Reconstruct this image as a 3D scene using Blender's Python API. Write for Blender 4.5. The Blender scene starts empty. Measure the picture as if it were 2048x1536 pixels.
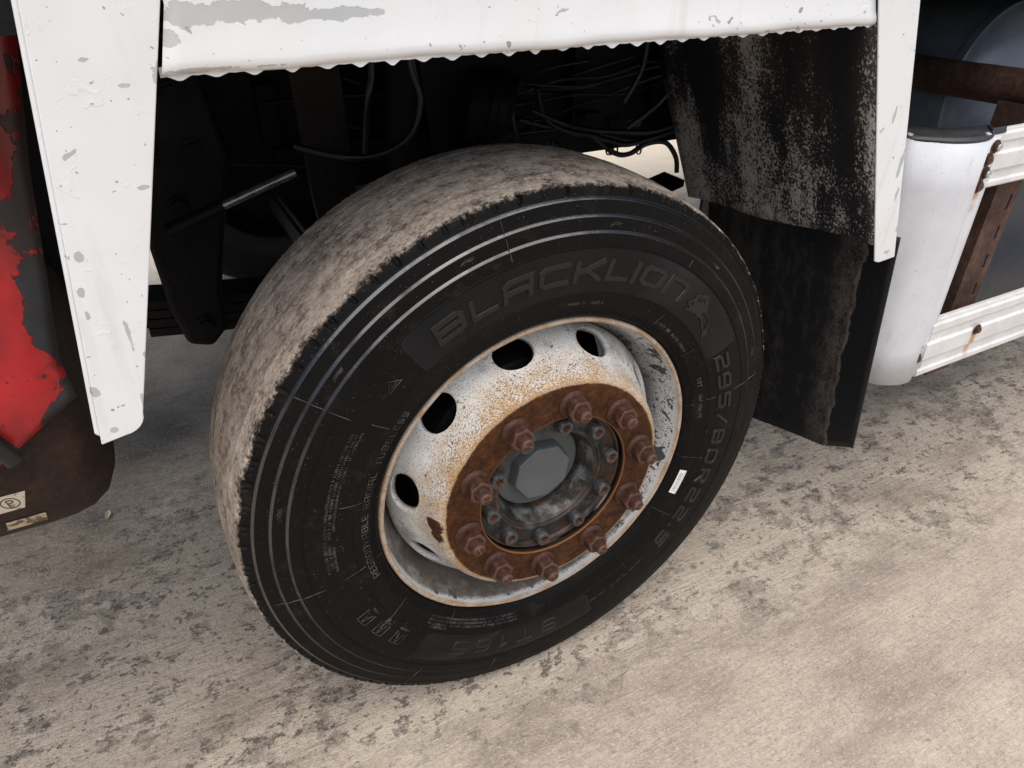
import bpy, bmesh, math, random
from mathutils import Vector, Matrix
R = math.radians
random.seed(7)
scn = bpy.context.scene
COL = scn.collection

# ---------------------------------------------------------------- camera
cam_d = bpy.data.cameras.new('camera')
cam = bpy.data.objects.new('camera', cam_d); COL.objects.link(cam)
cam_d.sensor_width = 36.0; cam_d.lens = 24.96; cam_d.clip_start = 0.02; cam_d.clip_end = 500
rot = Matrix(((0.88255306, 0.2510092, -0.39761097),
              (-0.47016538, 0.48308922, -0.73862664),
              (0.00667949, 0.83882011, 0.54436771)))
cam.matrix_world = Matrix.Translation((-0.49889745, -0.8040038, 1.31069585)) @ rot.to_4x4()
scn.camera = cam

# ---------------------------------------------------------------- sky, sun, exposure
SUN_EL, SUN_AZ = 74.0, 200.0           # bright overcast, light mostly from straight above
world = bpy.data.worlds.new('World'); scn.world = world; world.use_nodes = True
wn = world.node_tree
for n_ in list(wn.nodes): wn.nodes.remove(n_)
sky = wn.nodes.new('ShaderNodeTexSky'); sky.sky_type = 'NISHITA'; sky.sun_disc = False
sky.sun_elevation = R(SUN_EL); sky.sun_rotation = R(SUN_AZ)
sky.air_density = 1.0; sky.dust_density = 3.0; sky.ozone_density = .5
bg = wn.nodes.new('ShaderNodeBackground'); bg.inputs['Strength'].default_value = 0.06
wo = wn.nodes.new('ShaderNodeOutputWorld')
wn.links.new(sky.outputs[0], bg.inputs[0]); wn.links.new(bg.outputs[0], wo.inputs[0])
sun_d = bpy.data.lights.new('sun', 'SUN'); sun_d.energy = 1.5; sun_d.angle = R(95); sun_d.color = (1.0, 0.95, 0.88)
sun = bpy.data.objects.new('sun', sun_d); COL.objects.link(sun)
sdir = Vector((math.sin(R(SUN_AZ))*math.cos(R(SUN_EL)), math.cos(R(SUN_AZ))*math.cos(R(SUN_EL)), math.sin(R(SUN_EL))))
sun.rotation_euler = sdir.to_track_quat('Z', 'Y').to_euler()
scn.view_settings.view_transform = 'Standard'; scn.view_settings.look = 'None'
scn.view_settings.gamma = 1.0; scn.view_settings.use_curve_mapping = False
scn.view_settings.exposure = 1.38
scn.view_settings.use_white_balance = True
scn.view_settings.white_balance_temperature = 6500; scn.view_settings.white_balance_tint = 10

# ---------------------------------------------------------------- object helpers
def tag(o, label=None, cat=None, group=None, kind=None):
    if label: o['label'] = label
    if cat: o['category'] = cat
    if group: o['group'] = group
    if kind: o['kind'] = kind
    return o
def empty(name, loc=(0, 0, 0), parent=None):
    o = bpy.data.objects.new(name, None); o.empty_display_size = 0.05
    COL.objects.link(o); o.location = loc; o.parent = parent
    return o
def link(name, me, mat, parent=None, loc=(0, 0, 0), rot=(0, 0, 0)):
    o = bpy.data.objects.new(name, me); COL.objects.link(o)
    o.parent = parent; o.location = loc; o.rotation_euler = rot
    if mat and not me.materials: me.materials.append(mat)
    return o
def mesh(name, verts, faces, smooth=False, recalc=True, auto=None):
    me = bpy.data.meshes.new(name); me.from_pydata(verts, [], faces); me.update()
    if recalc:
        bm = bmesh.new(); bm.from_mesh(me); bmesh.ops.recalc_face_normals(bm, faces=bm.faces); bm.to_mesh(me); bm.free()
    if smooth or auto:
        me.polygons.foreach_set('use_smooth', [True]*len(me.polygons))
    if auto: me.set_sharp_from_angle(angle=R(auto))
    return me
def part(name, vf, mat, parent, loc=(0, 0, 0), rot=(0, 0, 0), auto=None, bevel=0, solid=0, seg=2):
    me = mesh(name, vf[0], vf[1], auto=auto)
    o = link(name, me, mat, parent, loc, rot)
    if solid:
        m = o.modifiers.new('solid', 'SOLIDIFY'); m.thickness = solid; m.offset = -1
    if bevel:
        m = o.modifiers.new('bevel', 'BEVEL'); m.width = bevel; m.segments = seg; m.limit_method = 'ANGLE'; m.angle_limit = R(35)
    return o
def merge(*vfs):
    V, F = [], []
    for v, f in vfs:
        b = len(V); V += list(v); F += [tuple(i+b for i in q) for q in f]
    return V, F
def box(x0, x1, y0, y1, z0, z1):
    v = [(x, y, z) for x in (x0, x1) for y in (y0, y1) for z in (z0, z1)]
    return v, [(0, 1, 3, 2), (4, 6, 7, 5), (0, 4, 5, 1), (2, 3, 7, 6), (0, 2, 6, 4), (1, 5, 7, 3)]
def prism_y(poly, y0, y1):
    """polygon in (x, z), extruded along y"""
    n = len(poly)
    v = [(x, y0, z) for x, z in poly]+[(x, y1, z) for x, z in poly]
    f = [tuple(range(n)), tuple(range(2*n-1, n-1, -1))]+[(i, (i+1) % n, n+(i+1) % n, n+i) for i in range(n)]
    return v, f
def prism_x(poly, x0, x1):
    n = len(poly)
    v = [(x0, y, z) for y, z in poly]+[(x1, y, z) for y, z in poly]
    f = [tuple(range(n)), tuple(range(2*n-1, n-1, -1))]+[(i, (i+1) % n, n+(i+1) % n, n+i) for i in range(n)]
    return v, f
def lathe(prof, segs=128, closed=False, mod=None):
    """prof of (radius, y) turned about the y axis; mod(i, j, r, y) may move a point"""
    V, F = [], []; n = len(prof)
    for j in range(segs):
        a = 2*math.pi*j/segs; c, s = math.cos(a), math.sin(a)
        for i, (r, y) in enumerate(prof):
            if mod: r, y = mod(i, j, r, y)
            V.append((r*c, y, r*s))
    m = n if closed else n-1
    for j in range(segs):
        k = (j+1) % segs
        for i in range(m):
            i2 = (i+1) % n
            F.append((j*n+i, j*n+i2, k*n+i2, k*n+i))
    return V, F
def disc_cap(r, y, segs=64):
    V = [(r*math.cos(2*math.pi*j/segs), y, r*math.sin(2*math.pi*j/segs)) for j in range(segs)]
    return V, [tuple(range(segs))]
def smooth_path(pts, sub=6):
    P = [Vector(p) for p in pts]; out = []
    for i in range(len(P)-1):
        p0 = P[max(i-1, 0)]; p1 = P[i]; p2 = P[i+1]; p3 = P[min(i+2, len(P)-1)]
        for k in range(sub):
            t = k/sub
            out.append(0.5*((2*p1)+(p2-p0)*t+(2*p0-5*p1+4*p2-p3)*t*t+(3*p1-p0-3*p2+p3)*t**3))
    out.append(P[-1]); return out
def tube(pts, r, segs=10, smooth=True, sub=6):
    P = smooth_path(pts, sub) if smooth else [Vector(p) for p in pts]
    V, F = [], []; up = None
    for i, p in enumerate(P):
        t = (P[min(i+1, len(P)-1)]-P[max(i-1, 0)]).normalized()
        if up is None: up = t.orthogonal().normalized()
        up = (up-t*up.dot(t)).normalized(); b = t.cross(up)
        rr = r[i] if isinstance(r, list) else r
        for k in range(segs):
            a = 2*math.pi*k/segs
            V.append(tuple(p+up*(rr*math.cos(a))+b*(rr*math.sin(a))))
    for i in range(len(P)-1):
        for k in range(segs):
            k2 = (k+1) % segs
            F.append((i*segs+k, i*segs+k2, (i+1)*segs+k2, (i+1)*segs+k))
    F.append(tuple(range(segs))); n = (len(P)-1)*segs; F.append(tuple(range(n+segs-1, n-1, -1)))
    return V, F
def grid(fn, nu, nv):
    V = [fn(i/nu, j/nv) for i in range(nu+1) for j in range(nv+1)]
    F = [(i*(nv+1)+j, (i+1)*(nv+1)+j, (i+1)*(nv+1)+j+1, i*(nv+1)+j+1) for i in range(nu) for j in range(nv)]
    return V, F

# ---------------------------------------------------------------- material helpers
class NT:
    def __init__(s, name):
        s.mat = bpy.data.materials.new(name); s.mat.use_nodes = True
        s.t = s.mat.node_tree; s.t.nodes.clear()
        s.out = s.t.nodes.new('ShaderNodeOutputMaterial')
        s.b = s.t.nodes.new('ShaderNodeBsdfPrincipled'); s.t.links.new(s.b.outputs[0], s.out.inputs[0])
        s._tc = None
    def put(s, sock, v):
        if v is None: return
        if isinstance(v, bpy.types.NodeSocket): s.t.links.new(v, sock)
        else:
            if isinstance(v, (tuple, list)) and len(v) == 3 and sock.type == 'RGBA': v = (*v, 1)
            sock.default_value = v
    def node(s, typ, ins=None, **props):
        n = s.t.nodes.new(typ)
        for k, v in props.items(): setattr(n, k, v)
        for k, v in (ins or {}).items(): s.put(n.inputs[k], v)
        return n
    def co(s):
        if not s._tc: s._tc = s.t.nodes.new('ShaderNodeTexCoord').outputs['Object']
        return s._tc
    def mp(s, scale=(1, 1, 1), loc=(0, 0, 0), rot=(0, 0, 0), vec=None):
        return s.node('ShaderNodeMapping', {'Vector': vec or s.co(), 'Scale': scale, 'Location': loc, 'Rotation': rot}).outputs[0]
    def noise(s, scale, detail=4, rough=.55, vec=None, dist=0, color=False):
        n = s.node('ShaderNodeTexNoise', {'Vector': vec or s.co(), 'Scale': scale, 'Detail': detail, 'Roughness': rough, 'Distortion': dist})
        return n.outputs['Color' if color else 'Fac']
    def voro(s, scale, vec=None, feature='F1', rnd=1.0):
        return s.node('ShaderNodeTexVoronoi', {'Vector': vec or s.co(), 'Scale': scale, 'Randomness': rnd}, feature=feature).outputs['Distance']
    def m(s, op, a, b=None, c=None, clamp=False):
        n = s.node('ShaderNodeMath', operation=op, use_clamp=clamp); s.put(n.inputs[0], a)
        if b is not None: s.put(n.inputs[1], b)
        if c is not None: s.put(n.inputs[2], c)
        return n.outputs[0]
    def ss(s, v, lo, hi, a=0.0, b=1.0):
        """smoothstep of v between lo and hi"""
        n = s.node('ShaderNodeMapRange', interpolation_type='SMOOTHSTEP')
        for k, x in zip(('Value', 'From Min', 'From Max', 'To Min', 'To Max'), (v, lo, hi, a, b)): s.put(n.inputs[k], x)
        return n.outputs[0]
    def mix(s, fac, a, b, blend='MIX'):
        n = s.node('ShaderNodeMix', data_type='RGBA', blend_type=blend)
        s.put(n.inputs[0], fac); s.put(n.inputs[6], a); s.put(n.inputs[7], b)
        return n.outputs[2]
    def ramp(s, fac, stops):
        n = s.node('ShaderNodeValToRGB', {'Fac': fac}); e = n.color_ramp.elements
        while len(e) > 1: e.remove(e[-1])
        e[0].position = stops[0][0]; e[0].color = (*stops[0][1], 1)
        for p, c in stops[1:]:
            x = e.new(p); x.color = (*c, 1)
        return n.outputs[0]
    def xyz(s, vec=None):
        n = s.node('ShaderNodeSeparateXYZ', {0: vec or s.co()}); return n.outputs
    def polar(s):
        x, y, z = s.xyz()
        r = s.m('SQRT', s.m('ADD', s.m('MULTIPLY', x, x), s.m('MULTIPLY', z, z)))
        return r, y, s.m('ARCTAN2', z, x)
    def comb(s, x, y, z):
        n = s.node('ShaderNodeCombineXYZ'); s.put(n.inputs[0], x); s.put(n.inputs[1], y); s.put(n.inputs[2], z); return n.outputs[0]
    def bump(s, h, dist=.001, strength=1.0, normal=None):
        n = s.node('ShaderNodeBump', {'Height': h, 'Distance': dist, 'Strength': strength})
        if normal: s.put(n.inputs['Normal'], normal)
        return n.outputs[0]
    def set(s, color=None, rough=None, metal=None, normal=None, spec=None, **kw):
        for k, v in (('Base Color', color), ('Roughness', rough), ('Metallic', metal), ('Normal', normal), ('Specular IOR Level', spec)):
            if v is not None: s.put(s.b.inputs[k], v)
        for k, v in kw.items(): s.put(s.b.inputs[k.replace('_', ' ')], v)
        return s.mat

def near(s, px, py, pz, rad, soft, nz=None):
    """1 inside a ball about a point of the object, noisy edge"""
    d = s.node('ShaderNodeVectorMath', {0: s.co(), 1: (px, py, pz)}, operation='DISTANCE').outputs['Value']
    if nz is not None: d = s.m('ADD', d, nz)
    return s.ss(d, rad-soft, rad+soft, 1.0, 0.0)

# ---- concrete
def mat_concrete():
    s = NT('concrete'); x, y, z = s.xyz()
    big = s.noise(1.3, 4, .6); mid = s.noise(7, 5, .62); fine = s.noise(70, 5, .7); grit = s.noise(320, 3, .7)
    broom = s.noise(9, 5, .7, s.mp((1.2, 9, 1), rot=(0, 0, R(6))))
    base = s.ramp(mid, [(.28, (.40, .330, .255)), (.5, (.50, .420, .328)), (.72, (.58, .495, .395))])
    base = s.mix(s.m('MULTIPLY', s.ss(big, .40, .66), .45), base, (.37, .30, .245))
    base = s.mix(s.ss(fine, .36, .66, 0, .6), base, (.60, .53, .44))
    base = s.mix(s.ss(s.noise(110, 4, .7, s.mp((1, 1, 1), (2, 5, 1))), .55, .70, 0, .45), base, (.27, .225, .185))
    base = s.mix(s.ss(broom, .56, .72, 0, .40), base, (.29, .24, .195))
    # oily drip spots in a band under the side of the truck
    band = s.m('MULTIPLY', s.ss(s.m('ADD', y, s.m('MULTIPLY', s.m('SUBTRACT', big, .5), .5)), -.22, .02), s.ss(y, 1.5, .55))
    sv = s.mp((.85, 1.2, 1), rot=(0, 0, R(10)))
    blot = s.noise(19, 6, .66, sv, .12); spots = s.noise(72, 4, .62, sv, .08); patch = s.noise(3.2, 3, .5, s.mp((1, 1, 1), (3.1, 7.7, 0)))
    th = s.m('ADD', blot, s.m('MULTIPLY', s.m('SUBTRACT', patch, .5), .5))
    k1 = s.m('MULTIPLY', s.ss(th, .535, .585), band)
    k2 = s.m('MULTIPLY', s.ss(s.m('ADD', spots, s.m('MULTIPLY', s.m('SUBTRACT', blot, .5), .55)), .580, .612), s.m('ADD', s.m('MULTIPLY', band, .85), .10))
    base = s.mix(s.m('MULTIPLY', k1, .60), base, s.mix(fine, (.12, .098, .082), (.22, .185, .155)))
    base = s.mix(s.m('MULTIPLY', k2, .85), base, (.066, .055, .048))
    tiny = s.m('MULTIPLY', s.ss(s.m('ADD', s.noise(170, 2, .55, s.mp((.8, 1.2, 1), (3, 3, 0))), s.m('MULTIPLY', s.m('SUBTRACT', patch, .5), .35)), .645, .67), s.m('ADD', s.m('MULTIPLY', band, .75), .15))
    base = s.mix(s.m('MULTIPLY', tiny, .8), base, (.07, .058, .05))
    soft = s.m('MULTIPLY', s.ss(s.noise(4.2, 5, .62, s.mp((.55, 1.2, 1), (5.5, 2.2, 0), (0, 0, R(8)))), .47, .66), s.ss(fine, .2, .8, .35, .75))
    base = s.mix(soft, base, (.205, .160, .125))
    # dark damp ground by the left end of the truck, brown smears on the near apron
    wet = s.m('MULTIPLY', s.ss(s.m('ADD', x, s.m('MULTIPLY', s.m('SUBTRACT', patch, .5), .9)), -.42, -.80), s.ss(s.m('ADD', y, s.m('MULTIPLY', big, .3)), .72, 1.1))
    base = s.mix(s.m('MULTIPLY', wet, s.ss(mid, .25, .75, .35, .88)), base, (.085, .068, .055))
    smear = s.m('MULTIPLY', s.ss(s.noise(3.4, 5, .6, s.mp((.6, 1.3, 1), (1.7, .3, 0), (0, 0, R(-42))), .3), .53, .68), s.ss(y, .05, -.2))
    base = s.mix(s.m('MULTIPLY', smear, s.ss(fine, .3, .7, .35, .8)), base, (.19, .145, .125))
    dust = s.m('MULTIPLY', s.ss(s.noise(2.1, 3, .5, s.mp((1, 1, 1), (9, 2, 0))), .50, .68), .22)
    base = s.mix(dust, base, (.60, .52, .41))
    base = s.mix(s.ss(y, .10, -.35, 0, .30), base, s.mix(mid, (.27, .22, .185), (.42, .35, .285)))
    g2 = s.noise(105, 3, .7, s.mp((1, 1, 1), (8, 1, 3)))
    base = s.mix(s.ss(g2, .54, .66, 0, .26), base, (.21, .17, .14)); base = s.mix(s.ss(g2, .44, .33, 0, .30), base, (.66, .58, .475))
    grn = s.noise(240, 3, .75)
    base = s.mix(s.ss(grn, .54, .70, 0, .34), base, (.22, .18, .15)); base = s.mix(s.ss(grn, .46, .32, 0, .45), base, (.66, .59, .50))
    pit = s.ss(s.noise(150, 2, .5), .32, .38, 1, 0)
    base = s.mix(s.m('MULTIPLY', pit, .35), base, (.13, .105, .09))
    lightp = s.ss(s.noise(230, 2, .5, s.mp((1, 1, 1), (4, 4, 4))), .70, .76)
    base = s.mix(s.m('MULTIPLY', lightp, .5), base, (.58, .53, .46))
    base = s.mix(s.m('MULTIPLY', s.ss(y, 2.2, 2.7), .7), base, (.78, .69, .54))  # far ground lightened in colour to stand for its brighter light
    h = s.m('ADD', s.m('ADD', s.m('MULTIPLY', fine, .8), s.m('MULTIPLY', grit, .45)), s.m('ADD', s.m('MULTIPLY', broom, 1.0), s.m('MULTIPLY', mid, 1.2)))
    rgh = s.m('SUBTRACT', .88, s.m('MULTIPLY', s.m('MAXIMUM', k1, k2), .26))
    return s.set(base, rgh, normal=s.bump(h, .006, .9), spec=.35)
# ---- tyre
def mat_tyre():
    s = NT('tyre_rubber'); r, y, a = s.polar()
    wrap = s.comb(s.m('MULTIPLY', a, .5), y, r)
    n1 = s.noise(34, 5, .68, s.mp((.85, 1.0, 1), vec=wrap)); n2 = s.noise(210, 4, .72, s.mp((.75, 1, 1), vec=wrap))
    streak = s.noise(60, 3, .6, s.mp((.12, 1.6, 1), vec=wrap)); n3 = s.noise(8, 4, .6, s.mp((.7, 1, 1), vec=wrap))
    tan = s.ramp(s.m('ADD', s.m('MULTIPLY', n1, .55), s.m('MULTIPLY', n2, .45)), [(.36, (.085, .068, .056)), (.43, (.20, .163, .133)), (.51, (.40, .332, .27)), (.64, (.58, .488, .40))])
    tan = s.mix(s.ss(n3, .50, .66, 0, .35), tan, (.13, .104, .088))
    tan = s.mix(s.ss(streak, .60, .74, 0, .22), tan, (.10, .08, .068))
    edge = s.m('ADD', r, s.m('ADD', s.m('MULTIPLY', s.m('SUBTRACT', n2, .5), .011), s.m('MULTIPLY', s.m('SUBTRACT', n1, .5), .012)))
    tread = s.ss(edge, .4985, .5035)
    blk = s.mix(s.noise(9, 4, .6), (.0036, .0033, .0031), (.0072, .0066, .0061))
    dusty = s.ss(s.noise(26, 5, .7), .56, .74, 0, .10)
    blk = s.mix(dusty, blk, (.11, .09, .072))
    speck = s.ss(s.noise(420, 1, .5), .745, .77, 0, .8)
    blk = s.mix(speck, blk, (.16, .145, .125))
    col = s.mix(tread, blk, tan)
    gl = None
    for q in (.4400, .4620, .4846):
        e_ = s.ss(s.m('ABSOLUTE', s.m('SUBTRACT', r, q)), .0022, .0014)
        gl = e_ if gl is None else s.m('MAXIMUM', gl, e_)
    gl = s.m('MULTIPLY', gl, s.ss(s.noise(12, 4, .6), .30, .55, .35, 1.0))
    rg = s.m('ADD', s.m('MULTIPLY', s.noise(14, 4, .6), .22), s.m('SUBTRACT', .42, s.m('MULTIPLY', gl, .34)))
    rg = s.m('MAXIMUM', rg, s.m('MULTIPLY', tread, .9))
    h = s.m('ADD', s.m('MULTIPLY', s.m('MULTIPLY', s.m('ADD', n2, n1), tread), 1.0), s.m('MULTIPLY', s.noise(260, 3, .6), .10))
    return s.set(col, rg, normal=s.bump(h, .0030, .95), spec=s.m('ADD', .10, s.m('MULTIPLY', gl, .7)), Coat_Weight=s.m('MULTIPLY', gl, .6), Coat_Roughness=.16)
def mat_rubber_relief():
    s = NT('tyre_lettering')
    return s.set(s.mix(s.noise(40, 3), (.0060, .0057, .0054), (.0120, .0112, .0104)), s.ss(s.noise(30, 3), .3, .7, .28, .44), spec=.34)
def mat_flash():
    s = NT('pale_rubber_flash')
    return s.set(s.mix(s.ss(s.noise(50, 3), .35, .65), (.014, .013, .012), (.085, .080, .072)), .5)
def mat_nameplate():
    s = NT('tyre_knurled_band'); r, y, a = s.polar()
    tg = s.node('ShaderNodeTangent', direction_type='RADIAL', axis='Y').outputs[0]
    rib = s.m('SINE', s.m('MULTIPLY', a, 900.0))
    return s.set(s.mix(s.noise(60, 3), (.0045, .0044, .0045), (.0080, .0078, .0078)), s.ss(s.noise(16, 3), .3, .7, .44, .54), spec=.24, Anisotropic=.92, Tangent=tg)
# ---- wheel steel
def white_steel(s, r, y, a, speck_lo):
    n = s.noise(16, 4, .6); f = s.noise(390, 3, .65); f2 = s.noise(560, 2, .6, s.mp((1, 1, 1), (5, 3, 1)))
    base = s.mix(s.ss(n, .35, .7), (.64, .635, .61), (.52, .50, .46))
    return base, n, f, f2
def mat_disc():
    s = NT('wheel_disc_paint'); r, y, a = s.polar()
    base, n, f, f2 = white_steel(s, r, y, a, 0)
    k = s.ss(r, .250, .205)                                   # closer to the rusted face
    kn = s.m('MULTIPLY', k, s.ss(s.noise(9, 3), .30, .62, .55, 1.1))
    film = s.m('MULTIPLY', s.m('MULTIPLY', kn, s.ss(s.noise(34, 5, .7), .32, .66)), .85)
    base = s.mix(film, base, (.50, .33, .155))
    th = s.m('SUBTRACT', .65, s.m('MULTIPLY', kn, .14))
    rs = s.ss(s.m('SUBTRACT', f, th), -.01, .03)
    base = s.mix(s.m('MULTIPLY', rs, .85), base, s.mix(f2, (.14, .055, .018), (.34, .165, .05)))
    bs = s.ss(f2, .60, .63)
    base = s.mix(s.m('MULTIPLY', bs, .85), base, (.035, .030, .028))
    big = s.ss(s.noise(95, 2, .5, s.mp((1, 1, 1), (2, 2, 8))), .68, .70)
    base = s.mix(s.m('MULTIPLY', big, .8), base, (.06, .058, .06))
    x_, y_, z_ = s.xyz()
    grime = s.m('MULTIPLY', s.ss(s.noise(13, 4, .65, s.mp((1, 1, 1), (6, 1, 3))), .50, .66), s.ss(r, .226, .246))
    base = s.mix(s.m('MULTIPLY', grime, .62), base, (.20, .165, .125))
    sludge = s.m('MULTIPLY', s.ss(s.m('ADD', z_, s.m('MULTIPLY', n, .12)), -.05, -.17), s.ss(r, .205, .235))
    base = s.mix(s.m('MULTIPLY', sludge, .45), base, (.19, .165, .135))
    # bare rusty contact ring
    rn = s.noise(45, 5, .7); rn2 = s.noise(130, 4, .7)
    rust = s.ramp(s.m('ADD', s.m('MULTIPLY', rn, .6), s.m('MULTIPLY', rn2, .4)), [(.30, (.016, .007, .004)), (.46, (.046, .017, .006)), (.58, (.086, .031, .009)), (.72, (.145, .055, .017))])
    rust = s.mix(s.ss(s.noise(300, 2), .68, .72, 0, .5), rust, (.30, .15, .07))
    e = s.m('ADD', r, s.m('ADD', s.m('MULTIPLY', s.m('SUBTRACT', s.noise(28, 5, .7), .5), .010), s.m('MULTIPLY', s.m('SUBTRACT', f, .5), .006)))
    ring = s.ss(e, .2035, .2000)
    nz = s.m('MULTIPLY', s.m('SUBTRACT', s.noise(70, 4, .6), .5), .02)
    ring = s.m('MAXIMUM', ring, s.m('MAXIMUM', near(s, -.2165, -.022, -.006, .0165, .0012, nz), near(s, -.2165, -.024, -.026, .0140, .0012, nz)))
    rust = s.mix(s.m('MULTIPLY', s.m('MULTIPLY', s.ss(r, .1428, .1412), s.ss(y, -.0325, -.0348)), .8), rust, (.24, .105, .036)); rust = s.mix(s.m('MULTIPLY', s.ss(r, .1412, .1404), s.ss(y, -.0345, -.0320)), rust, (.030, .016, .010))
    halo = s.m('MULTIPLY', s.ss(e, .216, .2025), .55)
    base = s.mix(halo, base, (.42, .235, .085))
    col = s.mix(ring, base, rust)
    rg = s.m('ADD', s.m('MULTIPLY', ring, .16), s.m('ADD', .42, s.m('MULTIPLY', n, .2)))
    h = s.m('ADD', s.m('MULTIPLY', rs, -.5), s.m('ADD', s.m('MULTIPLY', rn2, s.m('ADD', s.m('MULTIPLY', ring, 1.2), .15)), s.m('MULTIPLY', n, .8)))
    return s.set(col, rg, normal=s.bump(h, .0012, .7), spec=s.m('SUBTRACT', .5, s.m('MULTIPLY', ring, .32)))
def mat_rim():
    s = NT('rim_paint'); r, y, a = s.polar(); x_, y_, z_ = s.xyz()
    base, n, f, f2 = white_steel(s, r, y, a, 0)
    base = s.mix(.5, base, (.52, .535, .55))
    lip = s.m('MULTIPLY', s.ss(r, .2885, .2905), s.ss(y, .012, .006))
    l2 = s.ss(s.m('ADD', s.noise(24, 4, .65), s.m('MULTIPLY', s.m('SUBTRACT', f, .5), .9)), .42, .60)
    base = s.mix(s.m('MULTIPLY', lip, s.m('ADD', .62, s.m('MULTIPLY', l2, .38))), base, s.mix(f2, (.15, .070, .026), (.46, .32, .18)))
    # black mud splashes in the trough
    bl = s.noise(52, 4, .6, s.mp((1, .6, 1), (3, 0, 1)), .5); cl = s.noise(7, 2, .5, s.mp((1, 1, 1), (8, 8, 2)))
    sp = s.ss(s.m('ADD', bl, s.m('MULTIPLY', s.m('SUBTRACT', cl, .5), .55)), .570, .590)
    dots = s.m('MAXIMUM', s.ss(s.noise(150, 2, .5), .63, .65), s.ss(s.noise(330, 2, .5), .60, .63))
    mud = s.m('MULTIPLY', s.m('MAXIMUM', sp, dots), s.ss(y, .0075, .011))
    base = s.mix(s.m('MULTIPLY', mud, .92), base, (.018, .017, .017))
    left = s.ss(s.m('ADD', x_, s.m('MULTIPLY', z_, .9)), .06, -.20)
    gr = s.m('MULTIPLY', s.m('MULTIPLY', left, s.ss(y, .010, .02)), s.ss(s.noise(22, 5, .7), .28, .60, .45, 1))
    base = s.mix(s.m('MULTIPLY', gr, .95), base, s.mix(f, (.050, .042, .034), (.20, .17, .138)))
    gr2 = s.m('MULTIPLY', s.ss(y, .035, .075), s.ss(s.noise(12, 4, .6), .3, .6, .5, 1))  # grime, plus shade around the disc painted darker with depth
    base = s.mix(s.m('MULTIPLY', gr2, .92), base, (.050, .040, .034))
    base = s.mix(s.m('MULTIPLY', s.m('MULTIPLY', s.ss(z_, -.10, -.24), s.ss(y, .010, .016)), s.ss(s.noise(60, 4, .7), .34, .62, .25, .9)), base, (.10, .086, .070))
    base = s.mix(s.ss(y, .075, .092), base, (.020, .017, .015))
    return s.set(base, s.m('ADD', .36, s.m('MULTIPLY', n, .25)), normal=s.bump(s.m('ADD', n, s.m('MULTIPLY', mud, 1.2)), .0012, .6))
def mat_rust_nut():
    s = NT('rusty_nut'); n = s.noise(90, 5, .7); f = s.noise(340, 3, .6)
    c = s.ramp(s.m('ADD', s.m('MULTIPLY', n, .6), s.m('MULTIPLY', f, .4)), [(.32, (.020, .008, .0055)), (.50, (.052, .021, .0135)), (.64, (.085, .036, .022)), (.76, (.17, .078, .045))])
    geo = s.node('ShaderNodeNewGeometry').outputs['Pointiness']
    c = s.mix(s.ss(geo, .53, .60, 0, .35), c, (.27, .15, .11))
    return s.set(c, s.ss(n, .3, .7, .38, .62), normal=s.bump(s.m('ADD', n, f), .0010, .8), spec=.28)
def mat_rust(name, dark=1.0):
    s = NT(name); n = s.noise(14, 5, .7); f = s.noise(120, 4, .7)
    c = s.ramp(s.m('ADD', s.m('MULTIPLY', n, .6), s.m('MULTIPLY', f, .4)), [(.30, tuple(v*dark for v in (.018, .009, .007))), (.48, tuple(v*dark for v in (.050, .026, .019))), (.62, tuple(v*dark for v in (.095, .050, .034))), (.78, tuple(v*dark for v in (.18, .10, .06)))])
    return s.set(c, .72, normal=s.bump(s.m('ADD', n, f), .002, .7), spec=.3)
def mat_hub():
    s = NT('greasy_hub'); r, y, a = s.polar(); n = s.noise(38, 5, .65); f = s.noise(220, 4, .7); w = s.noise(20, 4, .6, s.mp((1, 1, 1), (3, 9, 4)))
    c = s.ramp(n, [(.30, (.010, .009, .008)), (.48, (.030, .029, .026)), (.62, (.062, .060, .055)), (.76, (.130, .130, .124))])
    c = s.mix(s.ss(w, .50, .64, 0, .8), c, s.mix(f, (.050, .024, .014), (.13, .065, .035)))
    wear = s.m('MULTIPLY', s.m('MULTIPLY', s.ss(y, -.013, -.002), s.ss(y, .024, .012)), s.ss(s.noise(26, 4, .6, s.mp((1, 1, 1), (1, 2, 3))), .46, .62))
    c = s.mix(s.m('MULTIPLY', wear, .8), c, s.mix(f, (.12, .125, .128), (.29, .295, .29)))
    ed = s.m('MULTIPLY', s.ss(r, .124, .133), s.ss(s.noise(40, 4, .6), .35, .6))
    c = s.mix(s.m('MULTIPLY', ed, .85), c, (.075, .042, .030))
    return s.set(c, s.ss(f, .3, .7, .26, .55), metal=.25, normal=s.bump(s.m('ADD', s.m('MULTIPLY', n, 1.4), f), .0016, .8))
def simple(name, c1, c2, rough=(.4, .6), scale=30, bumpd=.0006, metal=0, spec=.5):
    s = NT(name); n = s.noise(scale, 5, .65); f = s.noise(scale*7, 3, .6)
    return s.set(s.mix(s.ss(s.m('ADD', s.m('MULTIPLY', n, .7), s.m('MULTIPLY', f, .3)), .35, .65), c1, c2), s.ss(n, .3, .7, rough[0], rough[1]), metal=metal, normal=s.bump(s.m('ADD', n, f), bumpd, .6), spec=spec)
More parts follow.
